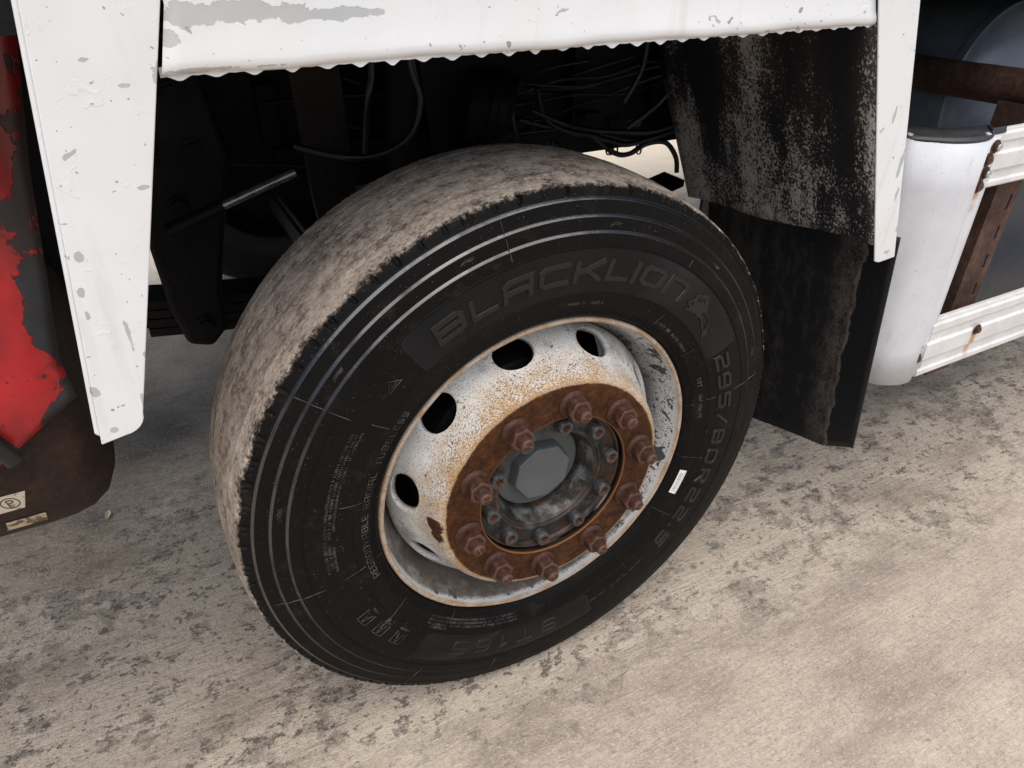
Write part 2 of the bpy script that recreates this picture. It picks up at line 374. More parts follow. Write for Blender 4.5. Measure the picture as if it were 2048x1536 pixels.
# ---- white bodywork with chipped paint
def mat_white(name, chips=(), edge_x=None, tint=(.77, .785, .785)):
    s = NT(name); n = s.noise(22, 4, .6); f = s.noise(200, 3, .6)
    base = s.mix(s.ss(s.noise(5, 3), .35, .7), tint, tuple(v*.955 for v in tint))
    gv = s.mp((.8, 1, 1.25))
    c1 = s.noise(34, 3, .55, gv, .7); c2 = s.noise(9, 2, .5, s.mp((1, 1, 1), (4, 4, 4)))
    chip = s.ss(s.m('ADD', c1, s.m('MULTIPLY', s.m('SUBTRACT', c2, .5), .45)), .715, .722)
    nz = s.m('MULTIPLY', s.m('SUBTRACT', s.noise(46, 5, .62), .5), .040)
    for (x, z, w, hgt) in chips:
        v = s.node('ShaderNodeVectorMath', {0: s.node('ShaderNodeVectorMath', {0: s.co(), 1: (x, 0, z)}, operation='SUBTRACT').outputs[0], 1: (1/w, 0, 1/hgt)}, operation='MULTIPLY').outputs[0]
        d = s.node('ShaderNodeVectorMath', {0: v}, operation='LENGTH').outputs['Value']
        d = s.m('ADD', d, s.m('ADD', s.m('MULTIPLY', s.m('SUBTRACT', s.noise(55, 4, .6), .5), 2.6), s.m('MULTIPLY', s.m('SUBTRACT', s.noise(170, 3, .6), .5), .9)))
        chip = s.m('MAXIMUM', chip, s.ss(d, .96, 1.0, 1, 0))
    grey = s.mix(s.noise(60, 3), (.47, .49, .49), (.40, .415, .425))
    col = s.mix(chip, base, grey)
    dots = s.ss(s.noise(150, 2, .5, s.mp((1, 1, 1), (7, 1, 2))), .725, .745)
    d2 = s.ss(s.noise(60, 1, .5, s.mp((1, 1, 1), (1, 1, 5))), .775, .79)
    col = s.mix(s.m('MULTIPLY', s.m('MAXIMUM', dots, d2), .75), col, (.17, .165, .17))
    film = s.m('MULTIPLY', s.ss(s.noise(3.4, 3, .6), .48, .7), .25)
    col = s.mix(film, col, (.62, .58, .50))
    strk = s.ss(s.noise(26, 4, .6, s.mp((1, 1, .12))), .56, .70, 0, .16); col = s.mix(strk, col, (.40, .35, .28))
    h = s.m('ADD', s.m('MULTIPLY', chip, -1.0), s.m('ADD', s.m('MULTIPLY', n, .9), s.m('MULTIPLY', f, .05)))
    blis = s.ss(s.noise(40, 3, .55, None, 1.2), .64, .70)
    h = s.m('ADD', h, s.m('MULTIPLY', blis, .30))
    return s.set(col, s.m('ADD', s.m('MULTIPLY', chip, .2), .28), normal=s.bump(h, .0012, .55), spec=.5)
def mat_speckled_plate():
    s = NT('speckled_guard_plate'); x, y, z = s.xyz()
    col_n = s.noise(7.5, 3, .55, s.mp((.15, 1, .22), (0, .37, 0))); f = s.noise(210, 4, .75, s.mp((1, 1, .8))); m_ = s.noise(26, 5, .7, s.mp((1, 1, .6)))
    low = s.ss(z, 1.16, .84, -.03, .085)
    v = s.m('ADD', s.m('ADD', s.m('MULTIPLY', col_n, .95), s.m('MULTIPLY', f, .80)), s.m('ADD', s.m('MULTIPLY', m_, .40), low))
    k = s.ss(v, 1.13, 1.19)
    c = s.mix(s.ss(col_n, .40, .62), (.0065, .0072, .0095), (.030, .025, .022))
    c = s.mix(k, c, s.mix(s.noise(60, 4), (.19, .155, .135), (.46, .46, .455)))
    return s.set(c, s.m('ADD', .5, s.m('MULTIPLY', k, .3)), normal=s.bump(s.m('ADD', m_, k), .0015, .7), spec=.4)
def mat_flap():
    s = NT('mudflap_rubber'); x, y, z = s.xyz()
    lim = s.m('ADD', s.m('ADD', y, s.m('MULTIPLY', s.m('SUBTRACT', s.noise(16, 4, .6, s.mp((1, .25, 1))), .5), .045)), s.m('MULTIPLY', s.m('SUBTRACT', z, .58), .02))
    dusty = s.ss(lim, .002, .006); line = s.m('MULTIPLY', s.ss(lim, .001, .004), s.ss(lim, .012, .007))
    n = s.noise(40, 5, .75, s.mp((1, 1, .5))); st = s.noise(9, 3, .5, s.mp((.2, 1, .1)))
    gr = s.m('MULTIPLY', dusty, s.ss(s.m('ADD', s.m('MULTIPLY', n, .6), s.m('MULTIPLY', st, .6)), .56, .74))
    c = s.mix(s.m('MULTIPLY', gr, .75), (.0075, .0082, .0105), (.048, .042, .037))
    stb = s.m('MULTIPLY', s.m('MULTIPLY', s.ss(lim, .085, .03), dusty), s.ss(s.m('ADD', s.m('MULTIPLY', n, .5), s.m('MULTIPLY', s.noise(140, 4, .7), .5)), .38, .60))
    c = s.mix(s.m('MULTIPLY', stb, .85), c, (.085, .074, .064))
    c = s.mix(s.m('MULTIPLY', line, s.ss(n, .35, .6, .2, .8)), c, (.13, .11, .088))
    c = s.mix(s.ss(s.noise(300, 1), .73, .75, 0, .6), c, (.12, .11, .10))
    return s.set(c, s.m('ADD', .48, s.m('MULTIPLY', dusty, .25)), normal=s.bump(s.m('ADD', n, s.m('MULTIPLY', dusty, .5)), .0012, .6), spec=.24)
def mat_red():
    s = NT('peeling_red_paint'); x, y, z = s.xyz()
    n = s.noise(13, 4, .6, s.mp((1, 1, .75), (.4, .2, .65)), .5); f = s.noise(60, 4, .65)
    v = s.m('ADD', n, s.m('MULTIPLY', s.m('SUBTRACT', f, .5), .16))
    v = s.m('ADD', v, s.m('SUBTRACT', s.ss(s.m('SUBTRACT', x, s.m('MULTIPLY', s.m('SUBTRACT', z, .9), .16)), -.665, -.60, 0, .17), s.ss(z, .95, 1.12, .055, .13))); pe = s.ss(v, .53, .542)
    red = s.mix(s.ss(s.noise(7, 4, .6), .35, .65), s.mix(f, (.26, .006, .009), (.36, .010, .013)), (.52, .016, .018))
    grey = s.mix(s.noise(40, 5), (.008, .009, .011), (.034, .037, .040))
    c = s.mix(pe, red, grey)
    c = s.mix(s.ss(s.noise(110, 3, .6), .67, .69), c, (.02, .02, .022))
    prim = s.m('MULTIPLY', s.ss(v, .505, .53), s.ss(v, .548, .538)); c = s.mix(s.m('MULTIPLY', prim, .6), c, (.16, .015, .014))
    c = s.mix(s.ss(s.m('ADD', s.noise(5, 4, .65, s.mp((1.4, 1, .5))), s.ss(z, .93, 1.10, 0, .10)), .45, .65, 0, .68), c, (.024, .008, .008))  # dirt mottle, plus shade painted into the colour of the upper part
    return s.set(c, s.m('ADD', .33, s.m('MULTIPLY', pe, .2)), normal=s.bump(s.m('ADD', s.m('MULTIPLY', pe, -1.0), s.m('MULTIPLY', n, .8)), .002, .7))
def mat_cover():
    s = NT('white_guard_cover'); n = s.noise(12, 4); f = s.noise(240, 3, .6)
    c = s.mix(s.ss(n, .35, .65), (.66, .675, .70), (.60, .615, .64))
    c = s.mix(s.ss(f, .67, .70, 0, .7), c, (.22, .21, .20))
    c = s.mix(s.ss(s.noise(28, 4, .6, s.mp((1, 1, .4))), .60, .72, 0, .25), c, (.48, .42, .33))
    nz = s.m('MULTIPLY', s.m('SUBTRACT', s.noise(40, 4, .6), .5), .02)
    st = s.m('MAXIMUM', near(s, .8760, -.064, .892, .010, .008, nz), s.m('MULTIPLY', near(s, .878, -.064, .868, .008, .009, nz), .6))
    c = s.mix(s.m('MULTIPLY', st, .8), c, (.47, .23, .045))
    return s.set(c, .38, normal=s.bump(s.m('ADD', n, s.m('MULTIPLY', f, .3)), .0008, .5))
def mat_rail():
    s = NT('white_rail_paint'); x, y, z = s.xyz(); n = s.noise(18, 4); f = s.noise(160, 4, .65)
    c = s.mix(s.ss(n, .35, .65), (.72, .715, .70), (.64, .63, .61))
    c = s.mix(s.ss(s.noise(30, 5, .65, s.mp((.5, 1, 1))), .60, .70, 0, .5), c, (.36, .30, .22))
    c = s.mix(s.ss(f, .70, .73, 0, .8), c, (.20, .13, .08))
    # rust run below the bolt
    dx = s.m('ABSOLUTE', s.m('SUBTRACT', s.m('ADD', x, s.m('MULTIPLY', s.m('SUBTRACT', f, .5), .008)), 1.068))
    run = s.m('MULTIPLY', s.m('MULTIPLY', s.ss(dx, .014, .003), s.ss(z, .566, .55)), s.ss(z, .47, .53))
    c = s.mix(s.m('MULTIPLY', run, .85), c, (.50, .225, .035))
    return s.set(c, .4, normal=s.bump(s.m('ADD', n, f), .0008, .5))
M_CONC = mat_concrete(); M_TYRE = mat_tyre(); M_REL = mat_rubber_relief(); M_NAME = mat_nameplate(); M_FLASH = mat_flash()
M_DISC = mat_disc(); M_RIM = mat_rim(); M_NUT = mat_rust_nut(); M_HUB = mat_hub()
M_RUST = mat_rust('dark_rust'); M_RUSTL = mat_rust('brown_rust', 1.5); M_RUSTD = mat_rust('blackened_rust', .22); M_RUSTB = mat_rust('rusty_barrel', .5)
M_CAP = simple('grey_cap_plastic', (.078, .086, .088), (.098, .106, .108), (.42, .52), 20, .0003)
M_SCREW = simple('dark_screw_steel', (.026, .027, .028), (.088, .089, .087), (.32, .5), 120, .0004, .3)
M_SOCK = simple('rusted_socket', (.05, .022, .012), (.16, .08, .045), (.6, .8), 200)
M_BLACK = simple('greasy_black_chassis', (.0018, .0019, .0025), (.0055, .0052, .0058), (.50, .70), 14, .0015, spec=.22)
M_BLACK2 = simple('black_hose_rubber', (.0032, .0034, .0042), (.007, .007, .0078), (.35, .5), 30)
M_PLAST = simple('dark_grey_plastic', (.020, .021, .024), (.030, .031, .034), (.4, .5), 60)
M_TANK = simple('blue_grey_tank_paint', (.15, .175, .215), (.20, .225, .26), (.28, .40), 10)
M_DBLUE = simple('dark_blue_panel', (.030, .036, .050), (.048, .055, .070), (.4, .55), 12)
M_SPECK = mat_speckled_plate(); M_FLAP = mat_flap(); M_RED = mat_red(); M_COVER = mat_cover(); M_RAIL = mat_rail()
M_PANEL = mat_white('white_arch_panel_paint', ((-.385, 1.2425, .072, .0085), (-.30, 1.2375, .052, .0050), (-.445, 1.225, .010, .006), (-.418, 1.1975, .026, .0022), (-.357, 1.1972, .013, .0018)))
M_POST = mat_white('white_arch_leg_paint', ((-.451, 1.193, .010, .013), (-.512, 1.212, .0045, .0022), (-.486, 1.190, .0050, .0024), (-.494, 1.101, .0055, .0026), (-.563, 1.045, .004, .005), (-.571, 1.01, .0032, .005), (-.572, .985, .0025, .005), (.575, 1.06, .003, .012), (.627, .985, .004, .022), (.640, .93, .004, .012), (.672, .86, .004, .008), (.66, .82, .008, .004), (-.5495, .875, .0022, .014), (-.543, .955, .0022, .018), (-.533, .93, .003, .005), (-.59, .90, .004, .006), (-.585, .85, .005, .004)))
M_BODY = simple('unseen_body_white', (.74, .75, .75), (.78, .79, .785), (.3, .4), 3)
M_SHINE = simple('worn_bright_rod', (.25, .24, .22), (.45, .43, .38), (.25, .4), 60, .0003, .8)
M_STUD = simple('galvanised_rivet', (.42, .43, .42), (.55, .55, .54), (.3, .5), 90, .0003, .6)
M_PEBBLE = simple('pebble_stone', (.30, .26, .215), (.50, .45, .385), (.75, .9), 60)

# ================================================================= SETTING
def ground_fn(u, v): return (-30+60*u, -22+60*v, .006)
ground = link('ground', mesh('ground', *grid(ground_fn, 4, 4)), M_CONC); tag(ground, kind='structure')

# ================================================================= TRUCK
truck = tag(empty('truck'), 'white truck seen close up at its black front wheel with rusty hub', 'truck')

# ----------------------------------------------------------------- wheel
AX = .51
wheel = empty('wheel', (0, 0, AX), truck)
SIDE = [(.2965, .0125), (.2995, .006), (.3010, .0005), (.3035, -.0032)]
for rr in (.3060, .3090, .3120, .3155):                                   # fine fitting-line ribs by the bead
    yy = -.0036-(rr-.3035)*.36
    SIDE += [(rr-.0007, yy), (rr, yy-.0008), (rr+.0007, yy-.0002)]
SIDE += [(.3200, -.0092), (.3350, -.0142), (.3450, -.0170), (.3458, -.0180), (.3466, -.0174), (.3600, -.0196), (.3700, -.0204), (.3800, -.0210), (.3900, -.0212), (.4000, -.0209),
         (.4100, -.0203), (.4190, -.0194), (.4197, -.0203), (.4204, -.0193), (.4300, -.0183), (.4370, -.0176), (.4384, -.0174), (.4388, -.0171), (.4412, -.0142),
         (.4500, -.0132), (.4590, -.0120), (.4604, -.0118), (.4608, -.0115), (.4632, -.0084), (.4720, -.0062), (.4815, -.0042), (.4829, -.0040), (.4833, -.0037), (.4859, -.0004),
         (.4890, .0014), (.4930, .0030), (.4965, .0046), (.4995, .0066), (.5018, .0098), (.5035, .0150), (.5052, .0240), (.5070, .0360)]
TREAD = []
for g in (.055, .098, .127, .156, .199):
    b = .5078+.0052*(1-((g-.127)/.09)**2)
    TREAD += [(b, g-.012), (b, g-.0026), (b-.00045, g-.0008), (b-.00045, g+.0008), (b, g+.0026)]
TREAD += [(.5078, .2155)]
PROF = SIDE+TREAD+[(r, .254-y) for r, y in reversed(SIDE)]
NS = 84*12
shoulder = [i for i, (r, y) in enumerate(PROF) if r > .4885 and y < .012]
sh_in = [i for i, (r, y) in enumerate(PROF) if .4885 < r and y > .242]
nr = [random.uniform(.6, 1.25) for _ in range(84)]; nph = [random.choice((0, 0, 0, 1)) for _ in range(84)]
wob = [random.uniform(-1, 1) for _ in range(NS)]
def tyre_mod(i, j, r, y):
    b = (j//12) % 84; p = j % 12
    if i in shoulder or i in sh_in:
        sg = 1 if i in shoulder else -1
        if p in (5, 6) and r > .4925: y += sg*.0035*nr[b]; r -= .0022*nr[b]
        elif p == 9 and nph[b] and r > .4925: y += sg*.002; r -= .0012
        elif r > .497: r += .0007*wob[j]; y += sg*.0006*wob[(j*7) % NS]
    elif r > .5055: r += .00045*wob[(j*3+i) % NS]
    a = 2*math.pi*j/NS
    if math.sin(a) < 0:
        lim = (AX-.0055)/max(1e-6, -math.sin(a))
        if r > lim: r = lim
    return r, y
tyre = part('tyre', lathe(PROF, NS, mod=tyre_mod), M_TYRE, wheel, auto=17)
tyre['label'] = 'worn black rubber tyre with dusty bald tread'
def ysurf(r):
    for (a, ya), (b, yb) in zip(SIDE, SIDE[1:]):
        if a <= r <= b: return ya+(yb-ya)*(r-a)/(b-a)
    return SIDE[-1][1]
_BASE = [(.3035, -.0032), (.320, -.0092), (.335, -.0142), (.345, -.0172), (.36, -.0196), (.38, -.021), (.40, -.0209), (.419, -.0194), (.437, -.0176), (.4415, -.0146), (.459, -.0118), (.4635, -.0084), (.4815, -.004), (.486, -.0002), (.4965, .0046)]
def ybase(r):
    for (a, ya), (b, yb) in zip(_BASE, _BASE[1:]):
        if a <= r <= b: return ya+(yb-ya)*(r-a)/(b-a)
    return ysurf(r)
def wrap(u, v, h, th0):
    """u metres clockwise along the sidewall from th0 (degrees, at r=.38), v = radius, h = height above the rubber"""
    a = R(th0)-u/.38
    return (v*math.cos(a), ybase(v)-h, v*math.sin(a))
# squared stroke lettering moulded into the sidewall
G = {'B': (1, [[(0, 0), (0, 1), (.85, 1), (1, .85), (1, .62), (.88, .52), (.06, .52)], [(.88, .52), (1, .40), (1, .14), (.86, 0), (.06, 0)]]),
     'L': (.85, [[(0, 1), (0, 0), (1, 0)]]), 'A': (1, [[(0, 0), (0, .8), (.2, 1), (1, 1), (1, 0)], [(.08, .40), (.92, .40)]]),
     'a': (1, [[(0, .2), (0, .8), (.2, 1), (1, 1), (1, 0), (.2, 0), (0, .2), (.1, .42), (.9, .42)]]),
     'C': (1, [[(1, 1), (.18, 1), (0, .82), (0, .18), (.18, 0), (1, 0)]]), 'K': (1, [[(0, 0), (0, 1)], [(.08, .45), (.42, .55), (1, 1)], [(.46, .50), (1, 0)]]),
     'I': (0, [[(0, 0), (0, 1)]]), 'O': (1, [[(0, .18), (0, .82), (.18, 1), (.82, 1), (1, .82), (1, .18), (.82, 0), (.18, 0), (0, .18)]]),
     'n': (1, [[(0, 0), (0, 1), (.78, 1), (1, .78), (1, 0)]]), 'N': (1, [[(0, 0), (0, 1), (1, 0), (1, 1)]]),
     '2': (1, [[(0, 1), (.86, 1), (1, .86), (1, .62), (.88, .5), (.12, .5), (0, .38), (0, 0), (1, 0)]]),
     '9': (1, [[(1, .45), (0, .45), (0, .86), (.14, 1), (.86, 1), (1, .86), (1, .14), (.86, 0), (0, 0)]]),
     '5': (1, [[(1, 1), (0, 1), (0, .56), (.86, .56), (1, .42), (1, .14), (.86, 0), (0, 0)]]),
     '8': (1, [[(0, .14), (0, .86), (.14, 1), (.86, 1), (1, .86), (1, .14), (.86, 0), (.14, 0), (0, .14)], [(.06, .5), (.94, .5)]]),
     '0': (1, [[(0, .14), (0, .86), (.14, 1), (.86, 1), (1, .86), (1, .14), (.86, 0), (.14, 0), (0, .14)]]),
     'R': (1, [[(0, 0), (0, 1), (.85, 1), (1, .85), (1, .58), (.86, .45), (.06, .45)], [(.55, .42), (1, 0)]]),
     '/': (.7, [[(0, 0), (1, 1)]]), '.': (0, [[(0, 0), (0, .12)]]), 'T': (1, [[(0, 1), (1, 1)], [(.5, .95), (.5, 0)]]),
     '1': (.4, [[(0, .82), (1, 1), (1, 0)]]), '6': (1, [[(1, 1), (.14, 1), (0, .86), (0, .14), (.14, 0), (.86, 0), (1, .14), (1, .42), (.86, .56), (.06, .56)]]),
     'E': (.8, [[(1, 1), (0, 1), (0, 0), (1, 0)], [(.06, .5), (.85, .5)]]), 'G': (1, [[(1, 1), (.18, 1), (0, .82), (0, .18), (.18, 0), (1, 0), (1, .5), (.55, .5)]]),
     'V': (1, [[(0, 1), (.5, 0), (1, 1)]]), 'U': (1, [[(0, 1), (0, .18), (.18, 0), (.82, 0), (1, .18), (1, 1)]]),
     'D': (1, [[(0, 0), (0, 1), (.8, 1), (1, .8), (1, .2), (.8, 0), (0, 0)]]), 'S': (.9, [[(1, 1), (.14, 1), (0, .86), (0, .64), (.14, .5), (.86, .5), (1, .36), (1, .14), (.86, 0), (0, 0)]]),
     'M': (1.1, [[(0, 0), (0, 1), (.5, .35), (1, 1), (1, 0)]])}
def stroke(pts, t, h, fn, step=.006):
    """one raised ridge with mitred corners along pts (u, v); fn(u, v, h) gives the point in space"""
    P = []
    closed = len(pts) > 3 and abs(pts[0][0]-pts[-1][0])+abs(pts[0][1]-pts[-1][1]) < 1e-9
    for a, b in zip(pts, pts[1:]):
        L = math.hypot(b[0]-a[0], b[1]-a[1]); k = max(1, int(L/step))
        for i in range(k): P.append((a[0]+(b[0]-a[0])*i/k, a[1]+(b[1]-a[1])*i/k))
    if not closed: P.append(pts[-1])
    n = len(P); V, F = [], []
    for i in range(n):
        p = P[i]; q0 = P[i-1] if (i or closed) else None; q1 = P[(i+1) % n] if (i < n-1 or closed) else None
        d0 = d1 = None
        if q0: l = math.hypot(p[0]-q0[0], p[1]-q0[1]); d0 = ((p[0]-q0[0])/l, (p[1]-q0[1])/l)
        if q1: l = math.hypot(q1[0]-p[0], q1[1]-p[1]); d1 = ((q1[0]-p[0])/l, (q1[1]-p[1])/l)
        d0 = d0 or d1; d1 = d1 or d0
        mx, my = d0[0]+d1[0], d0[1]+d1[1]; l = math.hypot(mx, my) or 1; mx /= l; my /= l
        k = 1/max(.5, mx*d0[0]+my*d0[1]); nx, ny = -my*k, mx*k
        ex = 0
        if not closed and i == 0: ex = -t*.5
        if not closed and i == n-1: ex = t*.5
        for w, hh in ((-.5, -.0004), (-.36, h), (.36, h), (.5, -.0004)):
            V.append(fn(p[0]+nx*t*w+d1[0]*ex, p[1]+ny*t*w+d1[1]*ex, hh))
    for i in range(n if closed else n-1):
        j = (i+1) % n
        for k in range(3): F.append((i*4+k, j*4+k, j*4+k+1, i*4+k+1))
    if not closed: F += [(0, 1, 2, 3), (4*n-1, 4*n-2, 4*n-3, 4*n-4)]
    return V, F
def letters(text, th0, r0, r1, cw, gap, t, h, shear=0.0, th1=None):
    """one mesh per character; returns list of (char, verts, faces)"""
    H = r1-r0; out = []; u = 0
    tot = sum((cw*.8 if c == ' ' else cw*G[c][0]+t)+gap for c in text)-gap
    sc = 1.0
    if th1 is not None: sc = R(th0-th1)*.38/tot
    for c in text:
        if c == ' ': u += (cw*.8+gap)*sc; continue
        w, st = G[c]; w = max(w, .0001)*cw*sc; vf = ([], [])
        for k, s_ in enumerate(st):
            pts = [(u+t/2+x*w+shear*(y-.5)*H, r0+t/2+y*(H-t)) for x, y in s_]
            vf = merge(vf, stroke(pts, t, h+.00012*k, lambda a, b, c_: wrap(a, b, c_, th0)))
        out.append((c, vf)); u += w+(t+gap)*sc
    return out
def put_letters(*a, mat=None, **k):
    for c, vf in letters(*a, **k): part('moulded_letter', vf, mat or M_REL, wheel)
# knurled name band, slightly proud of the rubber
def band(th0, th1, r0, r1, ch, nu, nv, h, name, mat, label=None):
    def fn(u, v):
        a = th0+(th1-th0)*u; e = min(u, 1-u)*abs(th1-th0)*math.pi/180*.38
        k = min(1, e/ch) if ch else 1; lo = r0+(1-k)*ch*.45; hi = r1-(1-k)*ch*.45
        r = lo+(hi-lo)*v; a = R(a)
        return (r*math.cos(a), ybase(r)-(h if 0.001 < v < .999 and 0 < u < 1 else -.0002), r*math.sin(a))
    o = part(name, grid(fn, nu, nv), mat, wheel, auto=40)
    if label: o['label'] = label
    return o
band(126.8, 26.0, .3475, .4188, .012, 160, 10, .0006, 'name_band', M_NAME, 'knurled band on the sidewall behind the large name')
band(-73.5, -133.5, .3475, .4100, .012, 100, 10, .0006, 'name_band', M_NAME, 'plain band under the wheel for the type number')
put_letters('BLACKLIOn', 120.6, .3665, .4025, .036, .0050, .0098, .0022, shear=.10, th1=51.5)
put_letters('295/80R22.5', 25.0, .3630, .3945, .0225, .0070, .0076, .0022, shear=.10, th1=-46.5)
put_letters('BT165', -86.0, .3600, .3940, .0265, .020, .0065, .0014, th1=-122.0)
put_letters('REGROOVABLE RADIAL TUBELESS', 194.0, .3190, .3305, .0088, .0030, .0016, .0009, th1=137.5, mat=M_FLASH)
put_letters('MADE IN', 86.5, .3265, .3315, .0036, .0018, .0008, .0006, mat=M_FLASH)
put_letters('DOT', 20.5, .3260, .3340, .0050, .0030, .0012, .0008, mat=M_FLASH)
# emblem, the running lion in relief
LION = [(.3656,48.6),(.3692,48.4),(.3714,47.5),(.3738,48.4),(.3756,49.2),(.379,49.6),(.3828,49.0),(.3864,48.5),(.3903,48.1),(.394,48.3),(.3986,47.9),(.4006,46.8),(.405,46.2),(.4049,45.5),(.4097,44.3),(.4041,44.4),(.4073,43.5),(.401,43.8),(.4023,43.2),(.3973,43.0),(.3932,41.8),(.3897,41.8),(.3866,42.1),(.3862,40.9),(.3858,39.7),(.3828,38.4),(.3816,38.9),(.3837,40.1),(.3844,41.6),(.3839,42.6),(.3784,42.6),(.377,42.1),(.3779,41.0),(.3734,40.3),(.3698,39.0),(.3675,38.0),(.3654,37.1),(.3729,37.9),(.3794,38.3),(.3795,37.5),(.3765,36.4),(.3776,35.4),(.3799,35.1),(.3766,34.3),(.3751,34.7),(.3763,35.4),(.3747,36.5),(.3769,37.7),(.3721,36.9),(.3682,35.7),(.3646,34.9),(.3622,35.2),(.363,36.0),(.3585,35.0),(.3564,35.4),(.3578,36.2),(.3642,37.6),(.3659,39.2),(.371,40.7),(.3732,41.7),(.3708,43.1),(.3718,44.4),(.369,46.4),(.3671,47.5)]
MANE = [[(.3909,47.0),(.3969,46.7),(.3996,46.5),(.3963,46.3),(.3895,46.4)],[(.3902,46.0),(.3964,45.7),(.4006,45.0),(.3984,44.4),(.3937,44.3),(.3958,45.2)],[(.3791,48.3),(.3836,47.8),(.3816,47.3),(.3776,47.4)]]
def relief_poly(poly, h0, h1):
    n = len(poly); V = []
    for h in (h0, h1):
        V += [(r*math.cos(R(a)), ybase(r)-h, r*math.sin(R(a))) for r, a in poly]
    return V, [tuple(range(n, 2*n))]+[(i, (i+1) % n, n+(i+1) % n, n+i) for i in range(n)]
part('emblem', relief_poly(LION, 0, .0016), M_REL, wheel)['label'] = 'raised leaping lion emblem on the sidewall'
for mpoly in MANE: part('emblem_mane', relief_poly(mpoly, .0012, .0022), M_NAME, wheel)
# small running emblems between the outer ribs and the mountain symbol: fine ridges
def ridges(segs, t, h, th0, step=.01):
    vf = ([], [])
    for k, s_ in enumerate(segs): vf = merge(vf, stroke(s_, t, h+.00003*(k % 7), lambda a, b, c: wrap(a, b, c, th0), step))
    return vf
def mini_lion(th):
    rnd = random.Random(int(th)); segs = []
    body = [(0, .0), (.004, .003), (.009, .0035), (.014, .002), (.018, .003)]
    for k in range(7):
        o = rnd.uniform(-.002, .003); segs.append([(x+rnd.uniform(-.001, .001), .4485+y+o) for x, y in body[rnd.randint(0, 2):rnd.randint(4, 5)]])
    part('small_emblem', ridges(segs, .0007, .0005, th, .02), M_FLASH, wheel)
for th in (136.7, 108.2, 77.6, 165.9, 48, 18): mini_lion(th+1.5)
tri = [[(0, .374), (.013, .388), (.026, .374), (0, .374)]]
for (x, y) in ((.009, .3775), (.0125, .381), (.0165, .3775), (.0125, .377)): tri.append([(x-.0012, y), (x+.0012, y+.001)])
part('snow_symbol', ridges(tri, .0010, .0008, 135.2), M_FLASH, wheel)
# mould seams: 16 radial hairlines
MOULD = [(10.4, .400, .4647), (10.6, .3417, .3588), (9.9, .3035, .3169), (33, .3137, .338), (55.4, .421, .440), (52.9, .309, .3395), (143.5, .401, .4815), (143.1, .3374, .3687), (165.3, .3338, .3692), (-172.4, .3346, .3684), (-172, .4018, .4769), (-172.5, .304, .311), (-149.7, .3127, .3755), (-126.8, .304, .3173), (-12.5, .309, .3567), (-35.2, .3051, .3562), (78, .304, .311), (101, .331, .337), (101, .304, .309), (100.5, .425, .481), (123, .304, .310), (122.6, .318, .335), (165.2, .304, .310), (-127, .43, .48), (-105, .42, .45), (-58, .345, .36)]
for k, (th, a, b) in enumerate(MOULD):
    bend = random.uniform(-.0007, .0007)
    part('mould_seam', ridges([[(0, a), (bend, (a+b)/2), (random.uniform(-.0006, .0006), b)]], .0009, .0009, th, .008), M_FLASH, wheel)
# small print too fine to read: rows of tiny raised ticks
def fine_print(th0, length, rows, hgt, seed):
    rnd = random.Random(seed); segs = []
    for r0 in rows:
        u = rnd.uniform(0, .004)
        while u < length:
            if rnd.random() < .14: u += hgt*.9; continue
            k = rnd.random(); w = hgt*.5
            segs.append([(u, r0), (u, r0+hgt)])
            if k < .5: segs.append([(u+.1*w, r0+hgt*rnd.choice((0, .5, 1))), (u+w, r0+hgt*rnd.choice((0, .5, 1)))])
            if k > .55: segs.append([(u+w, r0), (u+w, r0+hgt*rnd.choice((.5, 1)))])
            u += hgt*.95
    return ridges(segs, .0007, .0006, th0, .05)
for th0, ln, rows, hg, sd in ((183, .245, (.3865, .3800), .0040, 1), (172, .175, (.3735,), .0036, 2), (184, .05, (.3735, .386), .0042, 3), (-100, .235, (.3175, .3240, .3305), .0034, 4), (-127, .045, (.3365,), .0034, 5), (53, .128, (.3205,), .0046, 6), (13.5, .064, (.3270,), .0055, 7), (-52, .15, (.374,), .0042, 8), (79.5, .026, (.3268,), .0042, 9)):
    part('fine_print', fine_print(th0, ln, rows, hg, sd), M_FLASH, wheel)
for th0, sd in ((-157.5, 1), (-150.6, 2), (-143.4, 3)):
    w = .024; rnd = random.Random(sd)
    fr = [[(0, .3640), (0, .3875)], [(w, .3640), (w, .3875)], [(.002, .3875), (w-.002, .3875)]]
    fr += [[(.005+rnd.uniform(0, .003), .367), (.008+rnd.uniform(0, .004), .384)], [(.013, .384), (.018, .367)], [(.009, .374), (.016, .3745)]]
    part('pictogram_frame', ridges(fr, .0010, .0008, th0+3.2), M_FLASH, wheel)
    part('fine_print', fine_print(th0+3.2, .022, (.3555,) if sd != 2 else (.3535, .3585), .0034, 30+sd), M_FLASH, wheel)
# paper sticker
def stick_fn(u, v):
    a = R(-17.8-9.6*u); r = .3205+.0145*v
    return (r*math.cos(a), ybase(r)-.0008, r*math.sin(a))
sm = NT('barcode_paper'); rs_, ys_, as_ = sm.polar()
bars = sm.m('GREATER_THAN', sm.noise(1.0, 0, .5, sm.comb(sm.m('MULTIPLY', as_, 420.0), 0, 0)), .52)
inb = sm.m('MULTIPLY', sm.m('MULTIPLY', sm.m('LESS_THAN', rs_, .3305), sm.m('GREATER_THAN', rs_, .3235)), sm.m('MULTIPLY', sm.m('LESS_THAN', as_, R(-19)), sm.m('GREATER_THAN', as_, R(-26.6))))
txt = sm.m('MULTIPLY', sm.m('GREATER_THAN', sm.noise(1.0, 0, .5, sm.comb(sm.m('MULTIPLY', as_, 700.0), sm.m('MULTIPLY', rs_, 900.0), 0)), .55), sm.m('LESS_THAN', sm.m('ABSOLUTE', sm.m('SUBTRACT', rs_, .3330)), .0009))
